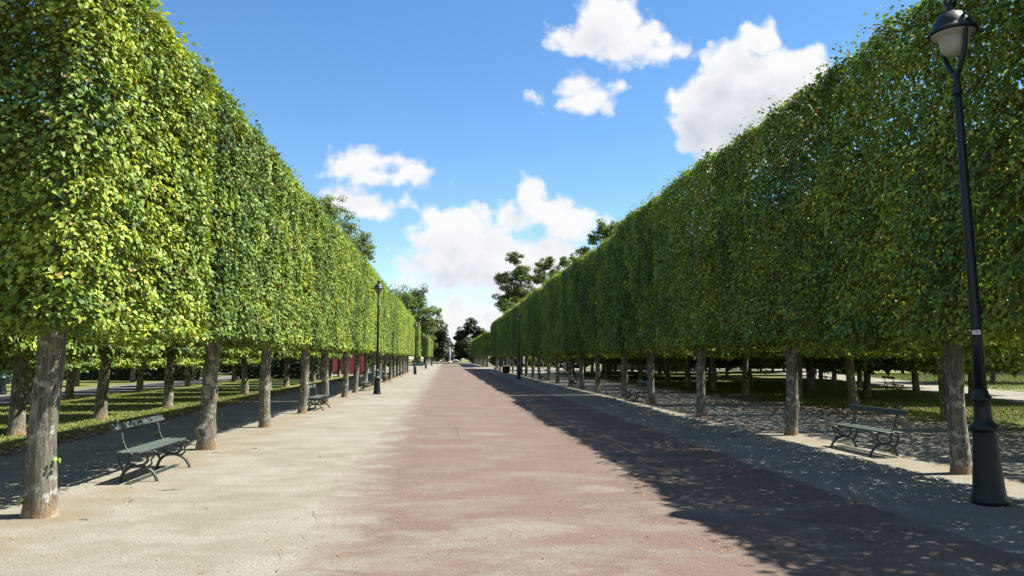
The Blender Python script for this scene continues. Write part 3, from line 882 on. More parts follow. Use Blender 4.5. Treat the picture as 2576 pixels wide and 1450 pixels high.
rr = random.Random(77)
LX, RX = -4.52, 7.80
left_y = [9.19, 15.5, 20.2, 25.1, 29.5, 35.0, 39.7, 44.3, 49.4, 54.4, 58.6, 63.2, 67.8, 72.6, 77.2, 82.0, 86.6, 91.2]
for i, y in enumerate(left_y):
    cr = crowns[i % 3]
    tr = [trunk_first, trunk_burl][i] if i < 2 else trunks[(i * 2) % 5]
    rz = 0 if (i // 3) % 2 == 0 else math.pi
    lab = ('clipped tree with pale lichened trunk at the near end of the left row' if i == 0 else
           'clipped tree with burl at its foot, second of the left promenade row' if i == 1 else
           f'clipped tree, {ORD[i+1]} from the near end of the left promenade row')
    o = tree((LX + rr.uniform(-.06, .06), y, 0), cr, tr, rz, lab, 'clipped trees of the left promenade row', sz=0.925 + rr.uniform(-.006, .006), trot=0 if i < 2 else math.pi * (i % 2) + rr.uniform(-.15, .15))
    if i == 0:
        o.children[0].data = crown_end
        o.children[0].location.y = 1.30
        # leafy shoots springing from the bark
        rs = np.random.default_rng(12)
        an = math.radians(205)
        for (az, zz, nn) in ((an, .34, 9), (an + .3, .22, 6), (-.35, .62, 5)):
            e = rs.normal(0, 1, (nn, 3)) * .035
            Pn = np.array([math.cos(az) * .20, math.sin(az) * .20, zz]) + e
            sh = mesh_obj('shoot', leaf_mesh('shoot', Pn, np.array([math.cos(az), math.sin(az), .7]) + rs.normal(0, .4, (nn, 3)), np.array([math.cos(az), math.sin(az), -.4]) + rs.normal(0, .4, (nn, 3)), .055, 5, M['lime']), None, o)
right_y = [1.2, 6.0, 11.33, 17.1, 23.0, 28.8, 33.4, 39.6, 43.8, 48.6, 53.6, 58.8, 64.0, 69.2, 74.4, 79.4, 84.6, 89.8, 95.0, 100.2, 105.4, 110.6, 115.8, 121.0]
for i, y in enumerate(right_y):
    if i == 0:
        continue
    cr = crowns[(i * 2 + 1) % 3]
    rz = math.pi if (i // 3) % 2 else 0
    vis = i - 1
    lab = ('clipped tree beside the near lamp post, its grey trunk half in sun' if i == 2 else
           'clipped tree at the right picture edge, only its crown in view' if i == 1 else
           f'clipped tree, {ORD[vis]} trunk from the near lamp in the right promenade row')
    o = tree((RX + rr.uniform(-.06, .06), y, 0), cr, trunks[(i + 3) % 5], rz, lab, 'clipped trees of the right promenade row', sz=(1.11 if i < 6 else 1.075) + rr.uniform(-.012, .012), trot=math.pi * (i % 2) + rr.uniform(-.15, .15))
    o.children[0].scale.y = 1.12
# second stretches beyond the cross walk
for side, X, y0, n in (('left', -4.5, 172, 11), ('right', 7.9, 146, 16)):
    for i in range(n):
        y = y0 + i * 4.9
        tree((X, y, 0), crowns[(i * 2 + (side == 'left')) % 3], trunks[i % 5], 0 if i % 2 else math.pi,
             f'far clipped tree, {ORD[i+1]} beyond the cross walk in the {side} row', f'far clipped trees of the {side} row', sz=0.93, trot=math.pi * (i % 2))
tree((-4.5, 112, 0), crowns[2], trunks[2], 0, 'lone clipped tree between the two stretches of the left row', 'clipped trees of the left promenade row', sz=.97)

# ---- second and third rows
crown2 = [hedge_crown('crown', 300 + 9 * i, 3.6, 3.2, 1.95, 6.9, 330, 0.11, M['lime'], end=.9, round_=0.5, topround=0.6) for i in range(1)] * 2
crown3 = [hedge_crown('crown', 340 + 9 * i, 3.0, 2.2, 1.42, 4.8, 420, 0.10, M['lime'], end=.9, round_=0.3, topround=0.3) for i in range(1)] * 2
trunk2 = [trunk_mesh('trunk', 80 + i, 5.4, 0.17, 0.09, lean=(.05 * (i - 1), .04), seg=14, rings=14, limbs=6, curve=.05) for i in range(3)]
for i, y in enumerate([4.0, 9.0, 13.8, 18.6, 23.4, 28.4, 33.2, 38.0, 43.0, 47.8, 52.6, 57.6, 62.4, 67.4, 72.4]):
    tree((-9.75 + rr.uniform(-.2, .2), y, 0), crown2[i % 2], trunk2[i % 3], math.pi * (i % 4 > 1), f'shaded lawn tree, {ORD[i+1]} in the second row left of the promenade', 'second row trees on the left lawn', sx=0.6, trot=rr.uniform(0, 6.28), name='lawn_tree')
for i, y in enumerate([16.5, 23.8, 30.6, 34.2, 37.6, 41.4, 45.2, 49.6, 54.0, 58.4, 63.0]):
    tree((-15.7 + rr.uniform(-.25, .25), y, 0), crown3[i % 2], trunk2[(i + 1) % 3], math.pi * (i % 2), f'low clipped tree, {ORD[i+1]} in the row beside the left grey path', 'low clipped trees beside the left grey path', trot=rr.uniform(0, 6.28), name='path_tree')
for i, y in enumerate([26, 34, 42, 50, 58, 66, 74]):
    tree((-22.5 + rr.uniform(-.25, .25), y, 0), crown3[(i + 1) % 2], trunk2[i % 3], math.pi * (i % 2), f'low clipped tree, {ORD[i+1]} on the far side of the left grey path', 'low clipped trees beyond the left grey path', trot=rr.uniform(0, 6.28), name='path_tree')
crown2r = [hedge_crown('crown', 320 + 9 * i, 5.6, 5.2, 1.95, 7.0, 150, 0.11, M['lime'], end=.5, round_=0.5, topround=0.6) for i in range(2)]
for i, y in enumerate([5.0, 10.5, 15.6, 20.8, 26.3, 30.6, 36.0, 40.4, 44.6, 48.6, 55.0, 61.6, 67.6, 73.7, 80.0, 86.0]):
    t_ = tree((14.2 + rr.uniform(-.2, .2), y, 0), crown2r[(i + 1) % 2], trunk2[(i + 2) % 3], math.pi * (i % 4 > 1), f'shaded lawn tree, {ORD[i+1]} in the second row right of the promenade', 'second row trees right of the promenade', trot=rr.uniform(0, 6.28), name='lawn_tree')
    if y < 17: t_.children[0].location.x = 1.0  # nearest crowns shifted outward to leave a sun patch by the bench
crown4 = [hedge_crown('crown', 360 + 9 * i, 5.2, 4.8, 1.5, 6.6, 150, 0.15, M['lime'], end=.9, round_=0.9, topround=0.9) for i in range(1)] * 2
far_r = [(26, 78), (22, 90), (40, 92), (33, 96), (45, 100), (29, 62), (18.5, 72), (20.5, 42), (36, 86), (48, 94), (38, 108.5), (33, 111), (28, 111.3), (43, 110), (20.2, 51), (27, 52), (25.6, 46), (23.4, 37), (28.6, 57), (38, 51), (50, 81), (34, 74), (20.8, 65), (19.8, 85), (30, 85), (25.6, 69), (27.5, 95), (22, 100), (34, 104), (16.5, 104), (21.5, 30)]  # the ones around the railing wall are added to shade it
for i, (x, y) in enumerate(far_r):
    tree((x, y, 0), crown4[i % 2], trunk2[i % 3], math.pi * (i % 2), f'dark trunked tree scattered on the right lawn, {ORD[i+1]} counting outward', 'scattered trees on the right lawn', trot=rr.uniform(0, 6.28), name='lawn_tree', sx=1.35, sz=1.06 if y < 80 else 1.13).children[0].scale.y = 1.3  # crowns widened to throw more shade on the lawn

for i, y in enumerate([33.0, 39.0, 46.5, 53.5, 59.5, 66.0, 73.0, 79.0, 85.5, 92.0]):
    tree((18.6 + rr.uniform(-.4, .4), y, 0), crown4[i % 2], trunk2[(i + 1) % 3], math.pi * (i % 2), f'dark lawn tree, {ORD[i+1]} in the third row right of the promenade', 'third row trees right of the promenade', trot=rr.uniform(0, 6.28), name='lawn_tree', sz=1.08)

# ---- free growing trees
def free_tree(loc, lobes, th, tr, leaf, n, mat, label, seed, group='big trees behind the clipped rows', name='tall_tree', flat=1.0, cat='tree', sub=26, share=None):
    """lobes: (dx, dy, z, r) balls of foliage, each made of small clumps; limbs run from the trunk to every lobe"""
    r = np.random.default_rng(seed)
    rg = random.Random(seed)
    t = empty(name, loc)
    vol = np.array([l[3] ** 2 for l in lobes], float); vol /= vol.sum()
    Ps, Ns = [], []
    for l, v in zip(lobes, vol):
        c = np.array([l[0], l[1], l[2]]); R = l[3]
        for k in range(sub):
            d = r.normal(0, 1, 3); d /= np.linalg.norm(d)
            cc = c + d * R * r.uniform(.25, 1.12) * np.array([1, 1, flat])
            rr_ = R * r.uniform(.22, .46)
            m = int(n * v / sub)
            e = r.normal(0, 1, (m, 3)); e /= np.linalg.norm(e, axis=1, keepdims=True)
            rad = rr_ * r.uniform(0.25, 1.0, m) ** .5
            p = cc + e * rad[:, None] * np.array([1.15, 1.15, .75])
            Ps.append(p); Ns.append(e * .5 + d * .4 + np.array([0, 0, .55]) + r.normal(0, .4, (m, 3)))
    P = np.concatenate(Ps); N = np.concatenate(Ns)
    D = np.array([0, 0, -.6]) + r.normal(0, .8, P.shape)
    me = leaf_mesh('crown', P, N, D, leaf, seed, mat)
    c = mesh_obj('crown', me, None, t)
    c["kind"] = "stuff"
    mb = MB()
    top = max(l[2] for l in lobes)
    pts = [(rg.uniform(-.15, .15) * i, rg.uniform(-.15, .15) * i, -0.05 + th * i / 5) for i in range(6)]
    mb.tube(spline(pts, 3), [tr * (1.25 - .75 * i / 15) for i in range(16)], 10)
    for l in lobes:
        z0 = min(th * .95, max(th * .3, l[2] - l[3] * 1.3))
        mid = (l[0] * .45, l[1] * .45, z0 + (l[2] - z0) * .55)
        mb.tube(spline([(0, 0, z0), mid, (l[0], l[1], l[2] + l[3] * .2)], 3), [tr * .42, tr * .38, tr * .33, tr * .28, tr * .22, tr * .16, tr * .08], 6)
    mb.build('trunk', M['bark'], t)
    tag(t, label, cat, group)
    return t
def at(px, py, y):
    d = ray(px, py); k = y / d.y
    return Vector((d.x * k, y, CAM_H + d.z * k))
def lobes_from(pix, y, x0, rscale=1.0, dy=0.8, seed=0):
    """lobes given as (px, py, r_px) of the 2576 view on the plane y"""
    r = random.Random(seed); out = []
    for (px, py, rp) in pix:
        p = at(px, py, y); rad = rp * 1024 / 2576 / F_PX * y * rscale
        out.append((p.x - x0, r.uniform(-1, 1) * dy * rad, p.z, rad))
    return out
# tall trees on the left, rising behind the clipped wall
free_tree((-12.6, 84, 0), lobes_from([(835, 540, 42), (880, 580, 40), (915, 615, 32), (800, 560, 60), (850, 640, 70), (790, 650, 80), (870, 720, 70), (790, 760, 80), (925, 640, 22)], 84, -12.6, seed=1), 13, .4, .18, 28000, M['tree_leaf'],
          'tall dark tree rising above the middle of the left clipped row', 501)
free_tree((-8.2, 232, 0), lobes_from([(1050, 745, 34), (1030, 780, 45), (1075, 800, 34), (1010, 760, 36), (1000, 820, 60), (1060, 840, 45), (1090, 790, 20), (1030, 870, 50), (980, 790, 50)], 232, -8.2, seed=2), 12, .6, .40, 28000, M['tree_leaf'],
          'broad sunlit green tree behind the far end of the left row', 502)
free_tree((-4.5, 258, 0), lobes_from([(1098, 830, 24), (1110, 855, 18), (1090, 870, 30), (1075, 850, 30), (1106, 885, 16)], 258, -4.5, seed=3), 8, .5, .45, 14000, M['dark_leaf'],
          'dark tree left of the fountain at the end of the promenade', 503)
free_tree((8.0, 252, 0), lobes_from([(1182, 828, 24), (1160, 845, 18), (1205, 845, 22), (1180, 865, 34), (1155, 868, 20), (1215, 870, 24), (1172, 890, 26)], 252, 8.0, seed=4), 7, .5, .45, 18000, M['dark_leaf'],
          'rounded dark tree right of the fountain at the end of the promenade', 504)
free_tree((15.0, 152, 0), lobes_from([(1293, 650, 22), (1310, 690, 30), (1270, 700, 22), (1285, 735, 34), (1320, 735, 34), (1265, 765, 22), (1290, 780, 34), (1255, 700, 12), (1335, 700, 14)], 152, 15.0, seed=5), 16, .4, .23, 26000, M['tree_leaf'],
          'feathery dark tree standing tallest above the right clipped row', 505, flat=.8)
free_tree((17.5, 112, 0), lobes_from([(1375, 665, 24), (1400, 690, 24), (1355, 695, 22), (1420, 660, 18), (1400, 720, 40), (1440, 690, 30)], 112, 17.5, seed=6), 11, .35, .17, 20000, M['tree_leaf'],
          'loose green tree just right of the tallest dark tree', 506, flat=.8)
free_tree((17.0, 80, 0), lobes_from([(1515, 580, 24), (1545, 575, 16), (1495, 600, 18), (1540, 610, 34), (1465, 640, 20), (1480, 660, 30), (1440, 650, 10)], 80, 17.0, seed=7), 10, .3, .13, 14000, M['tree_leaf'],
          'thin pale topped tree peeping over the right clipped row', 507)
# the wood that closes the view under the crowns, left and right
cnt = {'left': 0, 'right': 0}
wood = []
k = 0
for (x, y, h, s) in [(-22, 92, 12, 1), (-29, 80, 11, 1), (-36, 72, 12, 1), (-44, 66, 12, 1), (-52, 60, 12, 1), (-26, 110, 13, 1), (-34, 100, 12, 1), (-45, 92, 14, 1), (-60, 80, 14, 1), (-15, 128, 12, 1), (-22, 140, 14, 1), (-12, 160, 12, 1), (-14, 185, 12, 1), (-16, 215, 13, 1),
                     (14, 165, 11, 1), (17, 190, 12, 1), (15, 215, 12, 1), (26, 150, 12, 1), (36, 140, 13, 1), (47, 132, 13, 1), (58, 128, 13, 1), (70, 122, 13, 1), (82, 115, 13, 1), (90, 100, 13, 1), (95, 84, 13, 1), (30, 125, 12, 1), (72, 98, 11, 1),
                     (22, 132, 12, 1), (41, 124, 12, 1), (52, 120, 12, 1), (63, 116, 12, 1), (18, 150, 12, 1), (76, 108, 12, 1), (44, 140, 13, 1), (60, 134, 13, 1)] + [(-18.5, 84, 11, 1), (-25, 74, 10, 1), (-31, 66, 10, 1), (-38, 60, 10, 1), (-46, 54, 10, 1), (-40, 84, 12, 1), (-19, 104, 12, 1)]:
    side = 'left' if x < 0 else 'right'
    dist = 'behind the shaded lawn' if y < 120 else 'far beyond the cross walk'
    k += 1
    cnt[side] += 1
    lab = f'dark leafy tree {dist} on the {side}, {ORD[cnt[side]]} of the wood edge'
    if len(wood) < 5:
        rg = random.Random(900 + k)
        lob = []
        for q in range(10):
            a = q * 2.4; rad = rg.uniform(1.0, 3.4)
            lob.append((math.cos(a) * rad, math.sin(a) * rad, rg.uniform(1.8, 10.5) if q > 4 else rg.uniform(.6, 1.8), rg.uniform(1.7, 2.8)))
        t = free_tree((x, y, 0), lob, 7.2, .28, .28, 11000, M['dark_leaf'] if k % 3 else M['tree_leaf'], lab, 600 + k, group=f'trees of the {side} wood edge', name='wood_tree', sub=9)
        wood.append(t)
    else:
        t = copy_tree(wood[k % 5])
        t.location = (x, y, 0); t.rotation_euler = (0, 0, rr.uniform(0, 6.28)); t.scale = (1, 1, h / 12.0)
        tag(t, lab, 'tree', f'trees of the {side} wood edge')

# clipped low hedges
def low_hedge(loc, L, W, H, rz, label, seed, mat, dens=160, leaf=.13, group=None):
    me = hedge_crown('foliage', seed, L, W, 0.05, H, dens, leaf, mat, end=1.0, round_=.1, topround=.12)
    t = empty('clipped_hedge', loc, rz)
    f = mesh_obj('foliage', me, None, t); f["kind"] = "stuff"
    mb = MB()
    n = max(2, int(L / 1.2))
    for i in range(n):
        y = (i + .5) / n * L - L / 2
        mb.tube([(0, y, -.03), (.04, y + .05, H * .4), (-.03, y - .04, H * .8)], [.04, .03, .015], 6)
    mb.build('stems', M['bark'], t)["kind"] = "stuff"
    tag(t, label, 'hedge', group)
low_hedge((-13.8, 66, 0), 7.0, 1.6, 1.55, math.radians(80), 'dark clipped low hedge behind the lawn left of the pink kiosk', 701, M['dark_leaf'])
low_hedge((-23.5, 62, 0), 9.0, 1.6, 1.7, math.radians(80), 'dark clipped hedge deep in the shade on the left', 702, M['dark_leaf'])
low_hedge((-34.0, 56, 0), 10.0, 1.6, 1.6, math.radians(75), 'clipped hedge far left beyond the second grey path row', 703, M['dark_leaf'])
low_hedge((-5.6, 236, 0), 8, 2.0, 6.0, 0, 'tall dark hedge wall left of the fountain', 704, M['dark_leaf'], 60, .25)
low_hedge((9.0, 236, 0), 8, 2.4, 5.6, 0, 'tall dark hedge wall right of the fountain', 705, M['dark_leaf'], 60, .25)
p = at(1144, 905, 300)
low_hedge((p.x, 300, 0), 4.6, 2.0, 4.0, math.pi / 2, 'grey green clipped block behind the fountain, right of its jet', 706, M['grey_leaf'], 60, .25)
p = at(1119, 905, 296)
low_hedge((p.x, 296, 0), 3.2, 2.0, 3.6, math.pi / 2, 'purple brown clipped block behind the fountain, left of its jet', 707, M['purple_leaf'], 60, .25)
p = at(1106, 905, 290)
low_hedge((p.x, 290, 0), 3.0, 2.0, 3.0, math.pi / 2, 'olive clipped block behind the fountain, farthest left', 708, M['tree_leaf'], 60, .25)

# ------------------------------------------------------------------ lamps
def make_lamp(teal=False):
    """cast iron park lamp; unit about 5.45 m tall; fork lies along y"""
    t = empty('street_lamp')
    A = M['lamp']; B = M['lamp_teal'] if teal else M['lamp']
    MB().lathe([(0.188, 0), (0.188, .05), (0.172, .09), (0.16, .20), (0.1376, .50), (0.1184, .74), (0.12, .75)], 32, flute=(.1, .72, .035)).build('base', A, t)
    MB().lathe([(0.12, .745), (0.148, .76), (0.156, .79), (0.148, .815), (0.12, .83), (0.1, .86), (0.092, .92), (0.088, 1.0), (0.084, 1.06), (0.104, 1.075), (0.108, 1.10), (0.092, 1.125), (0.072, 1.16), (0.0624, 1.2)], 28).build('collar', B, t)
    MB().lathe([(0.0624, 1.195), (0.0592, 1.8), (0.0544, 2.6), (0.0496, 3.4), (0.044, 4.2), (0.0416, 4.42)], 20).build('shaft', A, t)
    MB().lathe([(0.044, 4.41), (0.06, 4.425), (0.0624, 4.45), (0.048, 4.47), (0.04, 4.49), (0.0528, 4.50), (0.0528, 4.52), (0.036, 4.54), (0.032, 4.60), (0.028, 4.66)], 20).build('neck', B, t)
    mb = MB()
    for s in (-1, 1):
        mb.tube(spline([(0, 0, 4.62), (0, s * .08, 4.70), (0, s * .172, 4.86), (0, s * .212, 5.02), (0, s * .228, 5.15)], 5), [.031 - .008 * q / 20 for q in range(21)], 8)
    mb.build('fork', A, t)
    h = MB().lathe([(0.26, 5.10), (0.268, 5.105), (0.2704, 5.125), (0.26, 5.14), (0.228, 5.155), (0.216, 5.19), (0.196, 5.24), (0.16, 5.295), (0.112, 5.335), (0.068, 5.355), (0.056, 5.36)], 32).build('hood', A, t)
    MB().lathe([(0.24, 5.097), (0.228, 5.085), (0.176, 5.055), (0.156, 5.03), (0.148, 4.97), (0.132, 4.91), (0.096, 4.87), (0.048, 4.855), (0.016, 4.853)], 28).build('glass_bowl', M['bowl'], t)
    f = MB().lathe([(0.056, 5.355), (0.048, 5.375), (0.0416, 5.40), (0.0464, 5.42), (0.0656, 5.435), (0.068, 5.45), (0.056, 5.455), (0.04, 5.46)], 16)
    for q in range(6):
        a = q * math.pi / 3
        f.box((.062 * math.cos(a), .062 * math.sin(a), 5.475), (.03, .03, .05), Matrix.Rotation(a, 3, 'Z'), .006)
    f.build('finial', A, t)
    return t
lampA = make_lamp(False)
lampA.location = (6.53, 8.93, 0); lampA.scale = (1.07, 1.07, 1.145); lampA.rotation_euler = (0, math.radians(-1.5), 0)
tag(lampA, 'tall dark lamp post in the right foreground, its glass bowl near the top edge', 'street lamp', 'park lamps along the promenade')
# number plate on the near lamp
pl = empty('number_plate', (0, 0, 0)); pl.parent = lampA
pa = math.atan2(-8.93, -6.53)
pl.location = (.0605 * math.cos(pa), .0605 * math.sin(pa), 1.80)
pl.rotation_euler = (0, 0, pa + math.pi / 2)
MB().box((0, 0, 0), (.085, .004, .045), None, .001).build('plate', M['white'], pl)
fc = bpy.data.curves.new('plate_number', 'FONT'); fc.body = '180'; fc.size = .040; fc.align_x = 'CENTER'; fc.align_y = 'CENTER'; fc.extrude = .0004
fc.materials.append(M['grey_metal'])
ftmp = bpy.data.objects.new('plate_number', fc); COL.objects.link(ftmp)
bpy.context.view_layer.update()
fme = bpy.data.meshes.new_from_object(ftmp.evaluated_get(bpy.context.evaluated_depsgraph_get()))
bpy.data.objects.remove(ftmp)
fo = mesh_obj('plate_number', fme, M['grey_metal'], pl)
fo.location = (0, -.0032, 0); fo.rotation_euler = (math.pi / 2, 0, 0)

lampB = make_lamp(True)
lampB.location = (-3.31, 37.9, 0)
tag(lampB, 'lamp post with teal collars standing before the left clipped row, nearest on that side', 'street lamp', 'park lamps along the promenade')
for (x, y, lab) in [(-3.26, 82.8, 'second lamp post along the left clipped row'), (-3.3, 128, 'third lamp post along the left side, where the clipped row ends'), (-3.2, 174, 'farthest lamp post on the left, before the far clipped stretch'),
                    (6.0, 63.6, 'dark lamp post in shade before the right clipped row'), 
                    (-21.1, 39.0, 'teal lamp post beside the grey path at the left picture edge'), (38.5, 78, 'lamp post by the pale walk in the right distance')]:
    c = copy_tree(lampB); c.location = (x, y, 0)
    tag(c, lab, 'street lamp', 'park lamps along the promenade')

# ------------------------------------------------------------------ benches
def make_bench():
    """faces +x, runs along y"""
    t = empty('park_bench')
    L = 1.95
    for s in (-1, 1):
        mb = MB(); y = s * .70
        def bar(pts, r=.021): mb.tube(spline([(a, y, b) for a, b in pts], 5), r, 6, flat=1.25, square=True)
        bar([(.30, 0), (.275, .06), (.21, .15), (.10, .205), (0, .215), (-.09, .195), (-.17, .12), (-.215, 0)], .024)     # arch of the feet
        bar([(.0, .215), (.10, .235), (.155, .29), (.15, .345), (.20, .385), (.255, .425)], .020)                          # front lyre
        bar([(.0, .215), (-.075, .235), (-.115, .29), (-.10, .35), (-.13, .40)], .020)
        bar([(.16, .205), (.215, .25), (.205, .30), (.235, .345), (.27, .42)], .014)
        bar([(-.16, .13), (-.215, .23), (-.245, .33), (-.225, .45), (-.20, .56), (-.215, .66), (-.255, .76), (-.285, .845), (-.31, .87)], .019)   # back stay
        bar([(-.10, .415), (-.15, .47), (-.19, .56)], .014)
        bar([(-.20, .408), (0, .400), (.15, .402), (.27, .418)], .016)                                                      # seat bearer
        mb.build('leg_frame', M['bench_iron'], t)
    for i, (x, z, a) in enumerate([(-.125, .432, 6), (-.015, .428, 2), (.095, .430, -2), (.205, .440, -7)]):
        MB().box((0, 0, 0), (.095, L, .030), None, .006).build('seat_slat', M['slat'], t)
        o = t.children[-1]; o.location = (x, 0, z); o.rotation_euler = (0, math.radians(a), 0)
    for (x, z, a) in [(-.205, .655, -109), (-.247, .775, -112)]:
        MB().box((0, 0, 0), (.100, L, .030), None, .006).build('back_slat', M['slat'], t)
        o = t.children[-1]; o.location = (x, 0, z); o.rotation_euler = (0, math.radians(a), 0)
        o2 = MB()
        for s in (-1, 1):
            o2.lathe([(.012, 0), (.012, .006), (.007, .010)], 8, (0, s * .70, .015))
        o2.build('bolts', M['grey_metal'], o)
    return t
bench = make_bench()
bl = [(-4.38, 12.25, 0, 'green slatted bench in sun between the first two left trees'),
      (-4.35, 27.0, 0, 'second green bench along the left row, behind the fourth trunk'),
      (-4.3, 42.4, 0, 'third bench along the left row, beside the teal collared lamp'),
      (-4.3, 56.6, 0, 'fourth bench along the left row, beyond the nearest left lamp'),
      (-4.3, 70.6, 0, 'fifth bench along the left row, small in the distance'),
      (7.85, 14.05, math.pi, 'dark bench on the sand left of the near right lamp'),
      (7.75, 31.0, math.pi, 'second bench along the right row, between two trunks'),
      (7.75, 46.4, math.pi, 'third bench along the right row, deep in shade'),
      (7.75, 61.4, math.pi, 'fourth bench along the right row, beside the far dark lamp'),
      (22.3, 37.0, -.26, 'bench silhouetted on the right lawn edge, nearest to the pale walk'),
      (26.4, 52.0, -.26, 'second bench on the right lawn facing the pale walk'),
      (30.2, 65.0, -.26, 'third bench on the right lawn facing the pale walk'),
      (34.2, 80.0, -.26, 'farthest bench on the right lawn facing the pale walk')]
for i, (x, y, rz, lab) in enumerate(bl):
    b = bench if i == 0 else copy_tree(bench)
    b.location = (x, y, 0); b.rotation_euler = (0, 0, rz)
    tag(b, lab, 'bench', 'slatted park benches')

# ------------------------------------------------------------------ things in the distance
# pink kiosk on the left
kx, ky = -10.75, 85.0
t = empty('kiosk', (kx, ky, 0), math.radians(6))
MB().box((0, 0, 1.35), (3.6, 2.4, 2.7), None, .03).build('wall', M['pink_dark'], t)
MB().box((0, 0, 2.80), (4.2, 3.0, .16), None, .02).build('roof', M['grey_metal'], t)
MB().box((.35, -1.24, .95), (1.15, .06, 1.75), None, .01).build('door', M['pink'], t)
MB().box((1.42, -1.235, .95), (.62, .05, 1.75), None, .01).build('panel', M['pink'], t)
MB().box((-1.0, -1.235, 1.1), (.9, .05, 1.5), None, .01).build('panel', M['pink'], t)
mb = MB(); mb.box((-.26, -1.27, .97), (.05, .05, 1.85)); mb.box((.35, -1.27, 1.92), (1.27, .05, .05)); mb.box((.96, -1.27, .97), (.05, .05, 1.85))
mb.build('door_frame', M['white'], t)
tag(t, 'small pink kiosk with a framed door behind the left tree row', 'kiosk')
def planter(loc, w, h, label, mat, leafm, seed, name='planter', flat=False):
    t = empty(name, loc)
    MB().box((0, 0, h / 2), (w, w, h), None, .02).build('box', mat, t)
    MB().box((0, 0, h + .02), (w + .08, w + .08, .06), None, .01).build('rim', mat, t)
    r = np.random.default_rng(seed)
    n = 500
    e = r.normal(0, 1, (n, 3)); e[:, 2] = np.abs(e[:, 2]); e /= np.linalg.norm(e, axis=1, keepdims=True)
    P = e * (r.random(n) ** .4)[:, None] * np.array([w * .62, w * .62, (.25 if flat else w * 1.3)]) + np.array([0, 0, h + .05])
    me = leaf_mesh('plant', P, e + r.normal(0, .4, (n, 3)), e + r.normal(0, .5, (n, 3)), .11, seed, leafm)
    mesh_obj('plant', me, None, t)
    tag(t, label, 'planter')
planter((-9.3, 99, 0), .75, .5, 'planter with a bushy green plant right of the pink kiosk', M['concrete'], M['lime'], 31)
red_leaf = leaf_mat('red_flowers', (.35, .03, .02), (.5, .05, .03), (.6, .1, .05), (.5, .05, .03), 0.0, trans=.3)
planter((-7.3, 89, 0), .58, .72, 'white box planter with red flowers right of the pink kiosk', M['white'], red_leaf, 32, flat=True)
# litter bin on the right
t = empty('litter_bin', (6.75, 87, 0))
mb = MB()
for i in range(5):
    for s in (-1, 1):
        mb.box((-.28 + .14 * i, s * .34, .40), (.11, .03, .66), None, .005)
        mb.box((s * .34, -.28 + .14 * i, .40), (.03, .11, .66), None, .005)
mb.box((0, 0, .40), (.60, .60, .62)); mb.build('slats', M['dark_wood'], t)
MB().box((0, 0, .755), (.74, .74, .05), None, .01).build('lid', M['dark_wood'], t)
MB().box((0, 0, .04), (.5, .5, .08)).build('foot', M['dark_wood'], t)
tag(t, 'dark square litter bin at the foot of the right row, far along', 'litter bin')
t = empty('stool', (6.9, 104, 0), .5)
MB().box((0, 0, .42), (1.1, .4, .05), None, .01).build('seat', M['terracotta'], t)
for s in (-1, 1): MB().box((s * .4, 0, .2), (.06, .36, .40)).build('leg', M['terracotta'], t)
tag(t, 'small reddish backless bench left of the dark litter bin', 'bench')
# picnic table
p = at(1681, 941, 82)
t = empty('picnic_table', (p.x, 82, 0), math.radians(8))
for i in range(5): MB().box((0, -.32 + .16 * i, .76), (1.9, .14, .04), None, .005).build('top_board', M['dark_wood'], t)
for s in (-1, 1):
    for q in range(2): MB().box((0, s * (.68 + .14 * q), .45), (1.9, .12, .04), None, .005).build('seat_board', M['dark_wood'], t)
    mb = MB(); mb.box((s * .68, 0, .41), (.09, 1.6, .07)); mb.box((s * .68, 0, .72), (.09, .75, .05))
    for q in (-1, 1): mb.box((s * .68, q * .42, .36), (.09, .1, .80), Matrix.Rotation(q * .55, 3, 'X'))
    mb.build('trestle', M['dark_wood'], t)
tag(t, 'dark wooden picnic table under the trees right of the promenade', 'picnic table')
# concrete wall with railing panels
a0, a1 = at(1535, 931, 109), at(1752, 931, 107)
t = empty('railing_wall', (a0.x, 109, 0))
Lw = a1.x - a0.x
for i in range(5):
    MB().box((Lw * (i + .5) / 5, 0, .56), (Lw / 5 - .03, .3, 1.12), None, .015).build('wall_block', M['concrete'], t)
MB().box((Lw / 2, 0, 1.17), (Lw + .1, .42, .09), None, .01).build('coping', M['concrete'], t)
for i in range(8):
    x0 = Lw * i / 8
    mb = MB(); mb.box((x0 + Lw / 16, 0, 2.15), (Lw / 8 - .06, .04, .04)); mb.box((x0 + Lw / 16, 0, 1.32), (Lw / 8 - .06, .04, .04))
    for q in range(9): mb.box((x0 + Lw / 8 * (q + .5) / 9, 0, 1.74), (.025, .025, .82))
    mb.build('railing', M['grey_metal'], t)
tag(t, 'grey concrete wall topped with metal railings in the right distance', 'wall')
# pale turquoise screen beside it
b0, b1 = at(1748, 925, 110), at(1812, 925, 110)
t = empty('screen_panel', (b0.x, 110, 0))
Ls = b1.x - b0.x
for i in range(3):
    MB().box((Ls * (i + .5) / 3, 0, 1.75), (Ls / 3 - .06, .06, 1.1), None, .01).build('panel', M['turq'], t)
for i in range(4): MB().box((Ls * i / 3, 0, 1.15), (.07, .09, 2.35)).build('post', M['white'], t)
for z in (.45, .85): MB().box((Ls / 2, .05, z), (Ls, .05, .22), None, .005).build('rail', M['white'], t)
tag(t, 'pale turquoise screen with white rails in the right distance', 'screen')
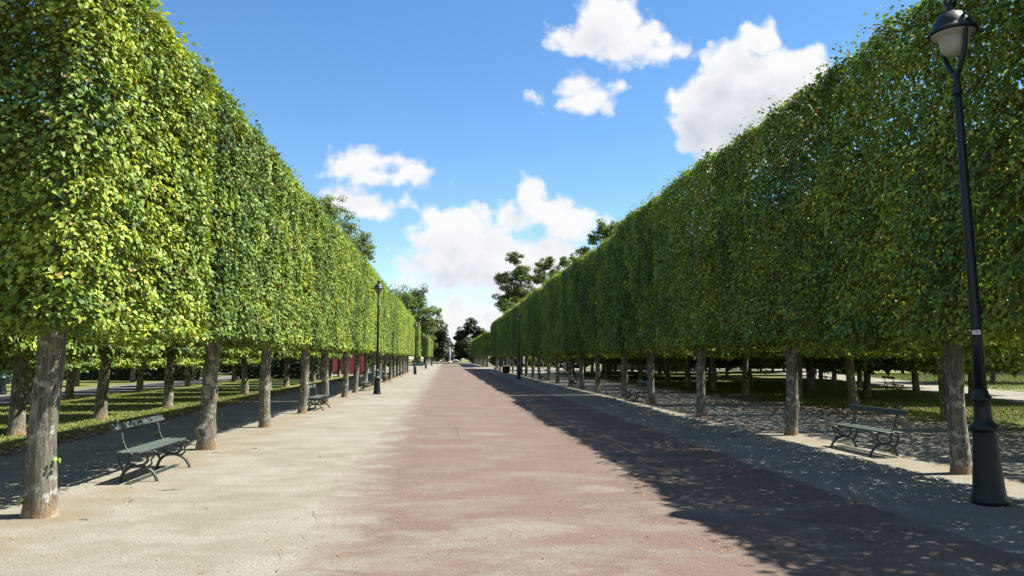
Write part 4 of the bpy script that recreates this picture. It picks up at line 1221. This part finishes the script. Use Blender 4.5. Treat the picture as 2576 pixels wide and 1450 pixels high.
# parasols of a refreshment stand
def parasol(loc, r, h, mat, label, tilt=0):
    t = empty('parasol', loc, .3)
    mb = MB(); vs = [(0, 0, h)]; fs = []
    for k in range(8):
        a = k * math.pi / 4; vs.append((r * math.cos(a), r * math.sin(a), h - .45)); vs.append((r * math.cos(a), r * math.sin(a), h - .62))
    for k in range(8):
        i, j = 1 + 2 * k, 1 + 2 * ((k + 1) % 8)
        fs += [(0, i, j), (i, i + 1, j + 1, j)]
    mb.add(vs, fs); mb.build('canopy', mat, t)
    MB().lathe([(.03, 0), (.03, h - .03)], 8).build('pole', M['white'], t)
    MB().lathe([(.28, 0), (.28, .08), (.05, .10)], 16).build('base', M['concrete'], t)
    tag(t, label, 'parasol', 'parasols in the right distance')
p = at(1500, 903, 112); parasol((p.x, 112, 0), 1.4, 2.3, M['canvas'], 'white parasol in sun under the distant right trees')
p = at(1463, 903, 114); parasol((p.x, 114, 0), 1.5, 2.15, M['canvas_green'], 'lime green parasol left of the white one in the right distance')
t = empty('round_sign', (at(1427, 903, 105).x, 105, 0))
MB().lathe([(.03, 0), (.03, 1.75)], 8).build('pole', M['white'], t)
MB().lathe([(.05, -.02), (.26, -.02), (.28, 0), (.26, .02), (.05, .02)], 20).build('disc', M['canvas_green'], t)
t.children[-1].rotation_euler = (math.pi / 2, 0, 0); t.children[-1].location = (0, -.05, 1.95)
MB().box((0, 0, .05), (.5, .4, .1), None, .01).build('foot', M['white'], t)
tag(t, 'pale pole with a round green sign in the right distance', 'sign')
# globe lamp
t = empty('globe_lamp', (at(1366, 905, 120).x, 120, 0))
MB().lathe([(.09, 0), (.07, .3), (.05, .5), (.045, 1.75), (.07, 1.8)], 10).build('post', M['grey_metal'], t)
MB().lathe([(.05, 1.79), (.16, 1.86), (.21, 1.98), (.17, 2.11), (.06, 2.19)], 14).build('globe', M['white'], t)
tag(t, 'short lamp with a white globe in the right distance', 'lamp')
# low stone wall far right
w0, w1 = Vector((57.5, 70, 0)), Vector((66, 113, 0))
dr = (w1 - w0); Lw = dr.length; ang = math.atan2(dr.y, dr.x)
t = empty('stone_wall', w0, ang)
rg = random.Random(4)
stone_me = [MB().box((0, 0, 0), (1.18, .5, .27), None, .03).mesh('stone', M['stone']) for _ in range(1)]
nst = int(Lw / 1.2)
for row in range(4):
    for i in range(nst):
        o = mesh_obj('stone', stone_me[0], None, t)
        o.location = (i * 1.2 + (.6 if row % 2 else 0), rg.uniform(-.02, .02), .14 + row * .28)
        o.scale = (rg.uniform(.97, 1.0), 1, 1)
MB().box((Lw / 2, 0, 1.17), (Lw + .6, .66, .10), None, .02).build('coping', M['stone'], t)
tag(t, 'low pale stone wall beyond the walk at the right', 'wall')
# shrubs behind that wall
for i, (x, y) in enumerate([(63, 72), (67, 80), (69, 90), (71, 100), (74, 108), (66, 66)]):
    rg = random.Random(i)
    free_tree((x, y, 0), [(math.cos(q * 2.1) * 1.6, math.sin(q * 2.1) * 1.6, rg.uniform(.9, 2.6), rg.uniform(1.0, 1.6)) for q in range(7)], 1.4, .10, .22, 4500, M['grey_leaf'],
              f'grey green shrub behind the low stone wall, {ORD[i+1]} along it', 800 + i, group='shrubs behind the stone wall', name='shrub', cat='shrub', sub=7)
# pale building glimpsed at the far left
t = empty('garden_building', (-60, 104, 0), math.radians(-15))
MB().box((0, 0, 2.0), (26, 8, 4.0), None, .04).build('wall', M['stone'], t)
MB().box((0, 0, 4.2), (27, 9, .45), None, .05).build('roof', M['terracotta'], t)
for i in range(8):
    w = MB().box((-11.4 + 3.2 * i, -4.02, 1.8), (1.2, .08, 1.7), None, .01).build('window', M['glass'], t)
    MB().box((-11.4 + 3.2 * i, -4.06, .92), (1.4, .14, .08)).build('sill', M['white'], w)
tag(t, 'pale low building behind the trees at the left picture edge', 'building')

# ------------------------------------------------------------------ fountain and the mansion at the end
fx = at(1131, 912, 236).x
t = empty('fountain', (fx, 238, 0))
MB().lathe([(9.0, 0), (9.0, .28), (9.08, .30), (9.08, .42), (8.6, .42), (8.6, .30), (8.55, .1)], 64).build('basin_rim', M['stone'], t)
me = MB().lathe([(8.58, .10), (8.58, .22)], 48).build('water', M['water'], t)
MB().lathe([(.9, .2), (.8, .55), (.45, .8), (.35, 1.0), (.5, 1.08), (.3, 1.15)], 20).build('nozzle_bowl', M['stone'], t)
r = np.random.default_rng(9)
def drops(name, P, s, seed):
    r = np.random.default_rng(seed)
    n = len(P)
    o = np.array([[1, 0, 0], [-.5, .87, 0], [-.5, -.87, 0], [0, 0, 1.6]]) * s
    V = P[:, None, :] + o[None] * r.uniform(.5, 1.3, (n, 1, 1))
    F = np.array([[0, 2, 1], [0, 1, 3], [1, 2, 3], [2, 0, 3]])
    idx = (np.arange(n)[:, None, None] * 4 + F[None]).ravel().astype(np.int32)
    m = bpy.data.meshes.new(name)
    m.vertices.add(n * 4); m.vertices.foreach_set("co", V.astype(np.float32).ravel())
    m.loops.add(n * 12); m.loops.foreach_set("vertex_index", idx)
    m.polygons.add(n * 4); m.polygons.foreach_set("loop_start", np.arange(0, n * 12, 3, dtype=np.int32))
    m.materials.append(M['spray']); m.update(calc_edges=True)
    o = mesh_obj(name, m, None, t); o["kind"] = "stuff"
    return o
n = 3800
h = r.random(n) ** .8
rad = (0.10 + .26 * np.sin(np.clip(h, 0, 1) * 3.0) ** 1.0 * .9) * np.sqrt(r.random(n))
a = r.uniform(0, 6.28, n)
P = np.stack([rad * np.cos(a) + .10 * (h > .3) * (1 - h), rad * np.sin(a), 1.0 + h * 3.9], 1)
drops('jet', P, .05, 1)
for s in (-1, 1):
    n = 700
    u = r.random(n)
    P = np.stack([s * (.9 + 2.6 * u), r.normal(0, .12, n), .7 + 2.0 * u - 2.6 * u * u + r.normal(0, .06, n)], 1)
    drops('side_jet', P, .035, 3 + s)
tag(t, 'round fountain with a tall white jet at the end of the promenade', 'fountain')

bx = at(1124, 900, 380)
t = empty('mansion', (bx.x - 2.2, 380, 0))
MB().box((0, 0, 4.2), (9.6, 8, 8.4), None, .05).build('wall', M['stone'], t)
MB().box((0, 0, 8.5), (10.2, 8.6, .35), None, .05).build('cornice', M['concrete'], t)
mb = MB(); z0, z1 = 8.68, 11.6
vs = [(-4.9, -4.1, z0), (4.9, -4.1, z0), (4.9, 4.1, z0), (-4.9, 4.1, z0), (-3.7, -2.9, z1), (3.7, -2.9, z1), (3.7, 2.9, z1), (-3.7, 2.9, z1), (0, 0, z1 + .8)]
mb.add(vs, [(0, 1, 5, 4), (1, 2, 6, 5), (2, 3, 7, 6), (3, 0, 4, 7), (4, 5, 8), (5, 6, 8), (6, 7, 8), (7, 4, 8)])
rf = mb.build('roof', M['slate'], t)
MB().box((-2.6, .5, 12.4), (.7, .9, 1.6), None, .03).build('chimney', M['terracotta'], rf)
for xx in (-2.7, 0, 2.7):
    d = MB().box((xx, -3.75, 9.75), (1.2, 1.1, 1.5), None, .04).build('dormer', M['stone'], rf)
    MB().box((xx, -4.32, 9.7), (.7, .06, 1.0)).build('dormer_window', M['glass'], rf)
for zz in (2.2, 6.2):
    for i in range(5):
        w = MB().box((-3.8 + 1.9 * i, -4.03, zz), (.95, .1, 2.2), None, .01).build('window', M['glass'], t)
        MB().box((-3.8 + 1.9 * i, -4.1, zz - 1.2), (1.25, .2, .12)).build('sill', M['concrete'], w)
tag(t, 'grey stone house with slate mansard roof behind the fountain', 'house')

# a few twigs on the near sand
for i, (px, py, y_) in enumerate([(330, 1262, 0), (545, 1140, 0), (640, 1130, 0), (805, 1150, 0), (210, 1310, 0), (430, 1235, 0)]):
    d = ray(px, py); k = -CAM_H / d.z
    x, y = d.x * k, d.y * k
    rg = random.Random(i + 50)
    a = rg.uniform(0, 3.1); l = rg.uniform(.05, .12)
    mb = MB()
    mb.tube(spline([(-l * math.cos(a), -l * math.sin(a), .007), (0, .02, .012), (l * math.cos(a), l * math.sin(a), .007)], 3), [.003, .004, .004, .003, .003, .002, .002], 5)
    mb.tube([(0, .02, .012), (l * .4 * math.cos(a + .7), l * .4 * math.sin(a + .7), .02)], [.004, .002], 5)
    o = mb.build('twig', M['dark_wood']); o.location = (x, y, 0)
    tag(o, ['short twig on the sand in front of the sunny left bench', 'twig on the sand right of the burled trunk', 'dry twig on the sand before the third left trunk', 'lone dark twig tuft on the left sand near the road edge', 'twig at the foot of the nearest left trunk', 'thin twig between the left bench and the road'][i], 'twig', 'twigs on the sand')
